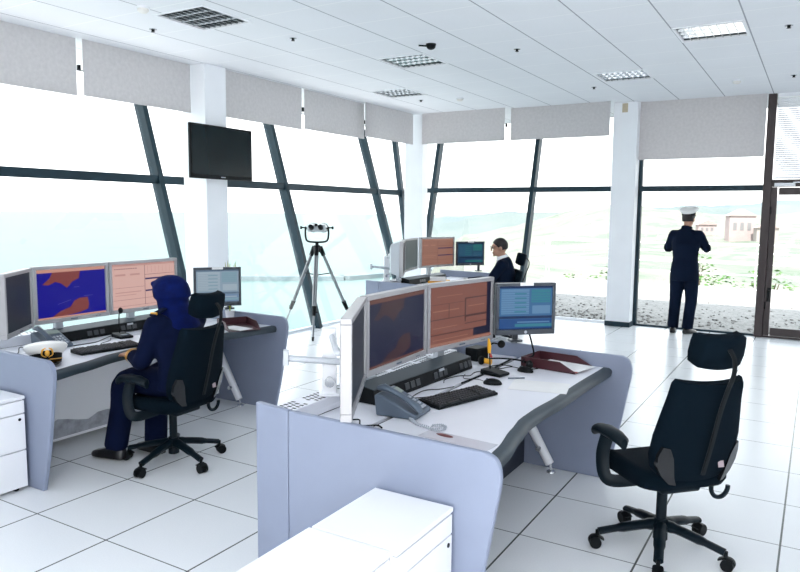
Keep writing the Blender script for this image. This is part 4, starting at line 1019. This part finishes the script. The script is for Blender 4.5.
# ================================================================ PEOPLE (each faces local +y; left is -x)
def V(p): return Vector(p)
def hand(mb, wrist, dirv, pn, side, curl=.35, sc=1.0):
    """palm and five fingers; dirv points to the fingers, pn is the palm normal, side=+1 puts the thumb on dirv x pn"""
    d = V(dirv).normalized(); n = V(pn); n = (n - d * n.dot(d)).normalized(); s = d.cross(n) * side; w = V(wrist)
    f = lambda a, b, c: w + (d * a + s * b + n * c) * sc
    mb.tube([f(-.02, 0, 0), f(.02, 0, 0), f(.05, 0, .002), f(.085, 0, .004), f(.095, 0, .004)], [(.026 * sc, .019 * sc), (.034 * sc, .017 * sc), (.041 * sc, .016 * sc), (.040 * sc, .013 * sc), (.030 * sc, .009 * sc)], 12, up=n)
    for b, L in ((.030, .072), (.010, .082), (-.010, .076), (-.029, .058)):
        p = f(.078, b, .003); q = d; pts = [p]; a = 0
        for seg in (.45, .32, .23):
            a += curl; q = d * cos(a) + n * sin(a) + s * (b * 1.2); p = p + q * L * seg * sc; pts.append(p)
        mb.tube(pts, [.0098 * sc, .0092 * sc, .0085 * sc, .0072 * sc], 8)
    pts = [f(.012, .022, .004), f(.042, .050, .012), f(.066, .060, .024), f(.086, .060, .034)]
    mb.tube(pts, [.0135 * sc, .012 * sc, .0105 * sc, .008 * sc], 8)
def limb(mb, pts, rad, n=14, up=None, k=4):
    P = smoothpath(pts, k); R = []
    for i in range(len(P)):
        t = i / (len(P) - 1) * (len(rad) - 1); j = min(int(t), len(rad) - 2); u = t - j; a, b = rad[j], rad[j + 1]
        a = a if isinstance(a, tuple) else (a, a); b = b if isinstance(b, tuple) else (b, b)
        R.append((a[0] + (b[0] - a[0]) * u, a[1] + (b[1] - a[1]) * u))
    mb.tube(P, R, n, up=up)
def spine(J, e=0., lo=None):
    """torso: (point, half width, half depth)"""
    pe, wa, ch, sh, nk = (V(J[k]) for k in ('pelvis', 'waist', 'chest', 'shoulder', 'neck'))
    return [pe, wa, ch, sh, nk]
def build_person(name, label, loc, rz, J, cloth, z=0., w=1.0, skirt=.10, sleeve_to=.96, headdir=(0, 1, 0), shirt=False, trouser=None):
    r = thing(name, label, 'person', loc, rz)
    hd = V(headdir).normalized(); hx = hd.cross(Vector((0, 0, 1))).normalized(); hz = hx.cross(hd)
    HM = Matrix((hx, hd, hz)).transposed()                 # local head frame -> person frame
    hc = V(J['head'])
    hp = lambda x, y, z_: hc + HM @ Vector((x, y, z_))
    pe, wa, ch, sh, nk = spine(J)
    m = MB()
    # head: skull, jaw, nose, brow, chin, ears
    m.ell(hp(0, -.008, .022), (.076, .096, .098), 20, 14, HM); m.ell(hp(0, .022, -.045), (.056, .066, .068), 18, 12, HM)
    m.tube([hp(0, .092, .025), hp(0, .101, .0), hp(0, .112, -.022), hp(0, .098, -.034)], [.008, .010, .013, .009], 10)
    m.ell(hp(0, .078, -.092), (.022, .018, .018), 10, 8, HM); m.ell(hp(0, .088, -.058), (.024, .012, .010), 10, 8, HM); m.ell(hp(0, .085, .038), (.048, .014, .012), 12, 8, HM)
    for s in (-1, 1): m.ell(hp(s * .077, -.008, -.005), (.011, .022, .033), 10, 8, HM)
    limb(m, [nk - (hc - nk) * .35, nk, hp(0, -.012, -.06), hp(0, 0, -.01)], [.062, .056, .054, .054])
    # torso
    T = [pe + V((0, 0, -.07)), pe, wa, ch, sh, nk]
    limb(m, T, [(.135 * w, .105), (.165 * w, .115), (.142 * w, .105), (.165 * w, .118), (.150 * w, .085), (.065, .06)], 18, up=(0, 1, 0))
    for s, k in ((-1, 'L'), (1, 'R')):
        S0, E, W = V(J['sho' + k]), V(J['elb' + k]), V(J['wri' + k])
        limb(m, [S0 + (ch - S0) * .25, S0, (S0 + E) / 2, E, (E + W) / 2 + (E - W).normalized() * .03, W], [.062, .056, .047, .040, .040, .027])
        hdv = V(J.get('hnd' + k, (W - E))); hand(m, W, hdv, J.get('pal' + k, (0, 0, -1)), s if 'flip' + k not in J else -s, J.get('curl', .35))
        Hh, K, A = V(J['hip' + k]), V(J['kne' + k]), V(J['ank' + k]); Tt = V(J['toe' + k])
        limb(m, [Hh, Hh + (K - Hh) * .3, K, K + (A - K) * .35, A], [.092, .088, .060, .058, .038])
        limb(m, [A + V((0, 0, .02)), A + (Tt - A) * .2 - V((0, 0, .03)), A + (Tt - A) * .6 - V((0, 0, .045)) * .8, Tt], [.036, .034, .028, .016])
    fuse(m, 'body', SKIN, r, .0075, 4)
    # trousers
    m = MB(); tm = trouser or cloth
    limb(m, [pe + V((0, 0, -.085)), pe, pe + (wa - pe) * .7], [(.155 * w, .125), (.182 * w, .132), (.160 * w, .122)], 18, up=(0, 1, 0))
    for s, k in ((-1, 'L'), (1, 'R')):
        Hh, K, A = V(J['hip' + k]), V(J['kne' + k]), V(J['ank' + k])
        limb(m, [Hh, Hh + (K - Hh) * .3, K, K + (A - K) * .4, A + (K - A) * -.03], [.106, .104, .083, .078, .078])
    fuse(m, 'trousers', tm, r, .012, 5)
    # jacket
    m = MB(); dn = V(J.get('hem', pe + V((0, 0, -skirt))))
    limb(m, [dn, pe, wa, ch, sh, nk - (nk - sh) * .12], [(.190 * w, .150), (.190 * w, .148), (.168 * w, .134), (.192 * w, .146), (.172 * w, .108), (.082, .075)], 20, up=(0, 1, 0))
    for s, k in ((-1, 'L'), (1, 'R')):
        S0, E, W = V(J['sho' + k]), V(J['elb' + k]), V(J['wri' + k]); We = E + (W - E) * sleeve_to
        limb(m, [S0 + (ch - S0) * .3, S0, (S0 + E) / 2, E, (E + We) / 2, We], [.080, .072, .064, .058, .053, .044])
    fuse(m, 'jacket', cloth, r, .011, 5)
    # collar
    m = MB(); q = (hc - nk).normalized(); a = q.orthogonal()
    m.tube([nk - q * .035, nk - q * .005, nk + q * .030], [.082, .078, .070], 20, caps=False); m.build('collar', WHITE if shirt else cloth, r)
    # shoes
    for k in ('L', 'R'):
        A, Tt = V(J['ank' + k]), V(J['toe' + k]); d = Tt - A; d.z = 0; d.normalize(); zz = min(A.z - .085, Tt.z - .03)
        m = MB(); b = Vector((A.x, A.y, zz)); u = d.cross(Vector((0, 0, 1))); rg = []
        for t, wd, ht in ((-.075, .022, .060), (-.06, .036, .075), (0, .040, .095), (.06, .043, .070), (.12, .048, .052), (.17, .042, .040), (.198, .022, .028)):
            rg.append([b + d * t + u * x + Vector((0, 0, z_)) for x, z_ in ((-wd, 0), (wd, 0), (wd, ht * .55), (wd * .55, ht), (-wd * .55, ht), (-wd, ht * .55))])
        m.rings(rg); m.build('shoe', SHOE, r, bevel=.006, ang=60)
    # eyes and mouth
    for s in (-1, 1):
        m = MB(); m.ell(hp(s * .031, .083, .016), (.013, .009, .008), 12, 8, HM); e = m.build('eye', mat('eye_white', (.75, .73, .70), .3), r)
        m = MB(); m.ell(hp(s * .031, .0905, .016), (.006, .003, .006), 10, 6, HM); m.build('iris', mat('iris_dark', (.02, .012, .01), .2), e)
    m = MB(); m.ell(hp(0, .099, -.060), (.022, .004, .005), 12, 6, HM); m.build('mouth', mat('lips', (.32, .12, .10), .5), r)
    return r, hp, HM
def hair(r, hp, HM, full=True):
    m = MB(); rg = []
    for k in range(9):
        t = k / 8; a = -.15 + t * 1.70; 
        ring = []
        for i in range(28):
            p = 2 * pi * i / 28; fr = max(0, sin(p))            # front
            el = a if True else a
            low = (-.55 + 1.02 * fr ** .7) + (1.5708 - (-.55 + 1.02 * fr ** .7)) * t
            q = cos(low); ring.append(hp(.084 * q * cos(p), -.010 + .104 * q * sin(p), .026 + .104 * sin(low)))
        rg.append(ring)
    m.rings(rg); return m.build('hair', HAIR, r)

# ---- standing officer at the back window
J = dict(pelvis=(0, 0, .95), waist=(0, .0, 1.09), chest=(0, -.01, 1.29), shoulder=(0, -.01, 1.43), neck=(0, .0, 1.505), head=(.012, .025, 1.635),
         shoL=(-.165, -.005, 1.42), elbL=(-.27, .10, 1.21), wriL=(-.10, .27, 1.30), shoR=(.165, -.005, 1.42), elbR=(.262, .10, 1.22), wriR=(.10, .28, 1.33),
         hndL=(.5, .5, .5), hndR=(-.5, .5, .6), palL=(.3, .2, 1), palR=(-.3, .2, 1), curl=.55,
         hipL=(-.09, 0, .92), kneL=(-.108, .015, .50), ankL=(-.125, 0, .09), toeL=(-.150, .14, .04), hipR=(.09, 0, .92), kneR=(.102, .03, .50), ankR=(.075, .0, .09), toeR=(.13, .13, .04), hem=(0, -.005, .76))
per, hp, HM = build_person('person', 'person standing at the back window in a dark uniform and white cap', (-1.61, 10.62, 0), radians(-4), J, SUIT, w=1.0, headdir=(.10, 1, .02))
hair(per, hp, HM)
ct = bpy.data.objects.new('cap', None); COL.objects.link(ct); ct.parent = per
hc = hp(0, -.004, .050); ct.location = hc; ct.rotation_euler = (radians(-4), 0, pi - radians(6)); 
cap_parts(ct)
# ---- person in a blue headscarf at the left desk
J = dict(pelvis=(0, -.03, .575), waist=(0, -.035, .70), chest=(0, .0, .86), shoulder=(0, .025, .965), neck=(0, .045, 1.025), head=(0, .075, 1.135),
         shoL=(-.175, .02, .965), elbL=(-.225, .10, .725), wriL=(-.16, .27, .735), shoR=(.18, .02, .965), elbR=(.215, .16, .73), wriR=(.12, .36, .775),
         hndL=(.25, 1, .05), hndR=(-.1, 1, -.05), curl=.3,
         hipL=(-.09, .0, .57), kneL=(-.155, .34, .545), ankL=(-.20, .41, .10), toeL=(-.22, .54, .045), hipR=(.09, .0, .57), kneR=(.10, .33, .545), ankR=(.02, .27, .10), toeR=(.03, .40, .045), hem=(0, -.02, .53))
per, hp, HM = build_person('person', 'person in a navy uniform and blue headscarf seated at the cap desk', (-3.625, 3.20, 0), radians(92), J, UNIF, w=1.06, headdir=(-.12, 1, -.06), skirt=.05)
m = MB()
# scarf: hood round the head with an opening for the face, falling onto the shoulders
rg = []
for t, rx, ry, dy in ((1.45, .022, .022, 0), (1.2, .050, .058, 0), (.9, .078, .092, 0), (.5, .104, .120, -.004), (.1, .114, .128, -.010), (-.3, .114, .126, -.016)):
    rg.append([hp(rx * cos(2 * pi * k / 28), dy - .006 + ry * sin(2 * pi * k / 28), .02 + .118 * sin(t)) for k in range(28)])
m.rings(rg)
limb(m, [hp(0, -.02, .0), hp(0, -.022, -.07), V(J['neck']) + V((0, -.015, -.01)), V(J['shoulder']) + V((0, -.02, -.03)), V(J['shoulder']) + V((0, -.03, -.075))], [(.105, .108), (.098, .100), (.116, .106), (.165, .124), (.172, .122)], 18, up=(0, 1, 0))
m.tube([hp(-.06, .085, .085), hp(0, .112, .088), hp(.06, .085, .085)], .018, 10)
sc = fuse(m, 'headscarf', SCARF, per, .009, 5)
for s, k in ((-1, 'L'), (1, 'R')):
    E_, W_ = V(J['elb' + k]), V(J['wri' + k]); d = (W_ - E_)
    for t in (.70, .80, .88):
        m = MB(); m.tube([E_ + d * t, E_ + d * (t + .045)], .0565 - .012 * (t - .5), 18, caps=False); m.build('cuff_stripe', GOLD, per)
    m = MB(); S_ = V(J['sho' + k]); m.box(S_ + V((-s * .02, -.005, .081)), (.11, .05, .012), ry=s * .30); ep = m.build('epaulette', UNIF, per, bevel=.003)
    m = MB(); m.box(S_ + V((s * .018, -.005, .0755)), (.012, .052, .013), ry=s * .30); m.build('gold_stripe', GOLD, ep)
# ---- person in a dark suit at the far desk
J = dict(pelvis=(0, -.06, .585), waist=(0, -.09, .72), chest=(0, -.09, .91), shoulder=(0, -.08, 1.055), neck=(0, -.06, 1.12), head=(0, -.020, 1.250),
         shoL=(-.185, -.075, 1.04), elbL=(-.24, .10, .80), wriL=(-.14, .40, .79), shoR=(.185, -.075, 1.04), elbR=(.23, .12, .80), wriR=(.13, .42, .79),
         hndL=(.1, 1, -.1), hndR=(-.1, 1, -.1), curl=.3,
         hipL=(-.09, .0, .58), kneL=(-.13, .44, .55), ankL=(-.13, .42, .10), toeL=(-.14, .56, .045), hipR=(.09, .0, .58), kneR=(.13, .44, .55), ankR=(.12, .38, .10), toeR=(.13, .52, .045), hem=(0, -.03, .53))
per, hp, HM = build_person('person', 'person in a dark suit, white shirt and spectacles seated at the far desk', (-3.585, 8.50, 0), radians(108), J, SUIT, headdir=(-.14, 1, -.10), shirt=True, skirt=.05)
hair(per, hp, HM)
m = MB()
for s in (-1, 1):
    m.tube([hp(s * .033 + .024 * cos(a), .112, .014 + .018 * sin(a)) for a in [2 * pi * k / 16 for k in range(17)]], .0022, 6); m.tube([hp(s * .057, .110, .018), hp(s * .082, .06, .020), hp(s * .083, -.01, .016)], .0022, 6)
m.tube([hp(-.010, .113, .018), hp(.010, .113, .018)], .0022, 6); m.build('spectacles', BLACKP, per)
m = MB(); q = V(J['neck']); m.rings([[q + V((x, y, z_)) for x, y, z_ in ((-.05, .06, .0), (.05, .06, .0), (.035, .105, -.16), (-.035, .105, -.16))], [q + V((x, y, z_)) for x, y, z_ in ((-.05, .05, .0), (.05, .05, .0), (.035, .09, -.16), (-.035, .09, -.16))]]); m.build('shirt_front', WHITE, per)
# ================================================================ LIGHT AND CAMERA
w = bpy.data.worlds.new('sky'); S.world = w; w.use_nodes = True
nt = w.node_tree; bg = nt.nodes['Background']
tc = nt.nodes.new('ShaderNodeTexCoord'); sp = nt.nodes.new('ShaderNodeSeparateXYZ'); cr = nt.nodes.new('ShaderNodeValToRGB')
nt.links.new(tc.outputs['Generated'], sp.inputs[0]); nt.links.new(sp.outputs[2], cr.inputs[0]); nt.links.new(cr.outputs[0], bg.inputs['Color'])
cr.color_ramp.elements[0].position = 0; cr.color_ramp.elements[0].color = (1.0, 1.0, .99, 1)
cr.color_ramp.elements[1].position = .8; cr.color_ramp.elements[1].color = (.88, .96, 1.06, 1)
bg.inputs['Strength'].default_value = 1.0
sn = bpy.data.lights.new('sun', 'SUN'); sn.energy = 3.2; sn.angle = radians(1.0); sn.color = (1, .97, .92)
so = bpy.data.objects.new('sun', sn); COL.objects.link(so)
# the sun stands behind the camera, above the roof
so.rotation_euler = Vector((-.10, .62, -.78)).to_track_quat('-Z', 'Y').to_euler()
cam = bpy.data.cameras.new('camera'); co = bpy.data.objects.new('camera', cam); COL.objects.link(co)
F, PITCH, ROLL, YAW = 698.981, -.106, .009, .538
cam.sensor_fit = 'HORIZONTAL'; cam.sensor_width = 36; cam.lens = F * 36 / 800; cam.clip_end = 20000; cam.clip_start = .05
co.location = (0, 0, H)
co.matrix_world = Matrix.Translation((0, 0, H)) @ Matrix.Rotation(YAW, 4, 'Z') @ Matrix.Rotation(pi / 2 + PITCH, 4, 'X') @ Matrix.Rotation(ROLL, 4, 'Z')
S.camera = co
S.view_settings.view_transform = 'Standard'; S.view_settings.look = 'None'; S.view_settings.gamma = 1; S.view_settings.use_curve_mapping = False
S.view_settings.exposure = EXPOSURE
S.cycles.use_denoising = True
S.cycles.max_bounces = 10; S.cycles.diffuse_bounces = 6; S.cycles.glossy_bounces = 4; S.cycles.transparent_max_bounces = 24
S.cycles.sample_clamp_indirect = 6
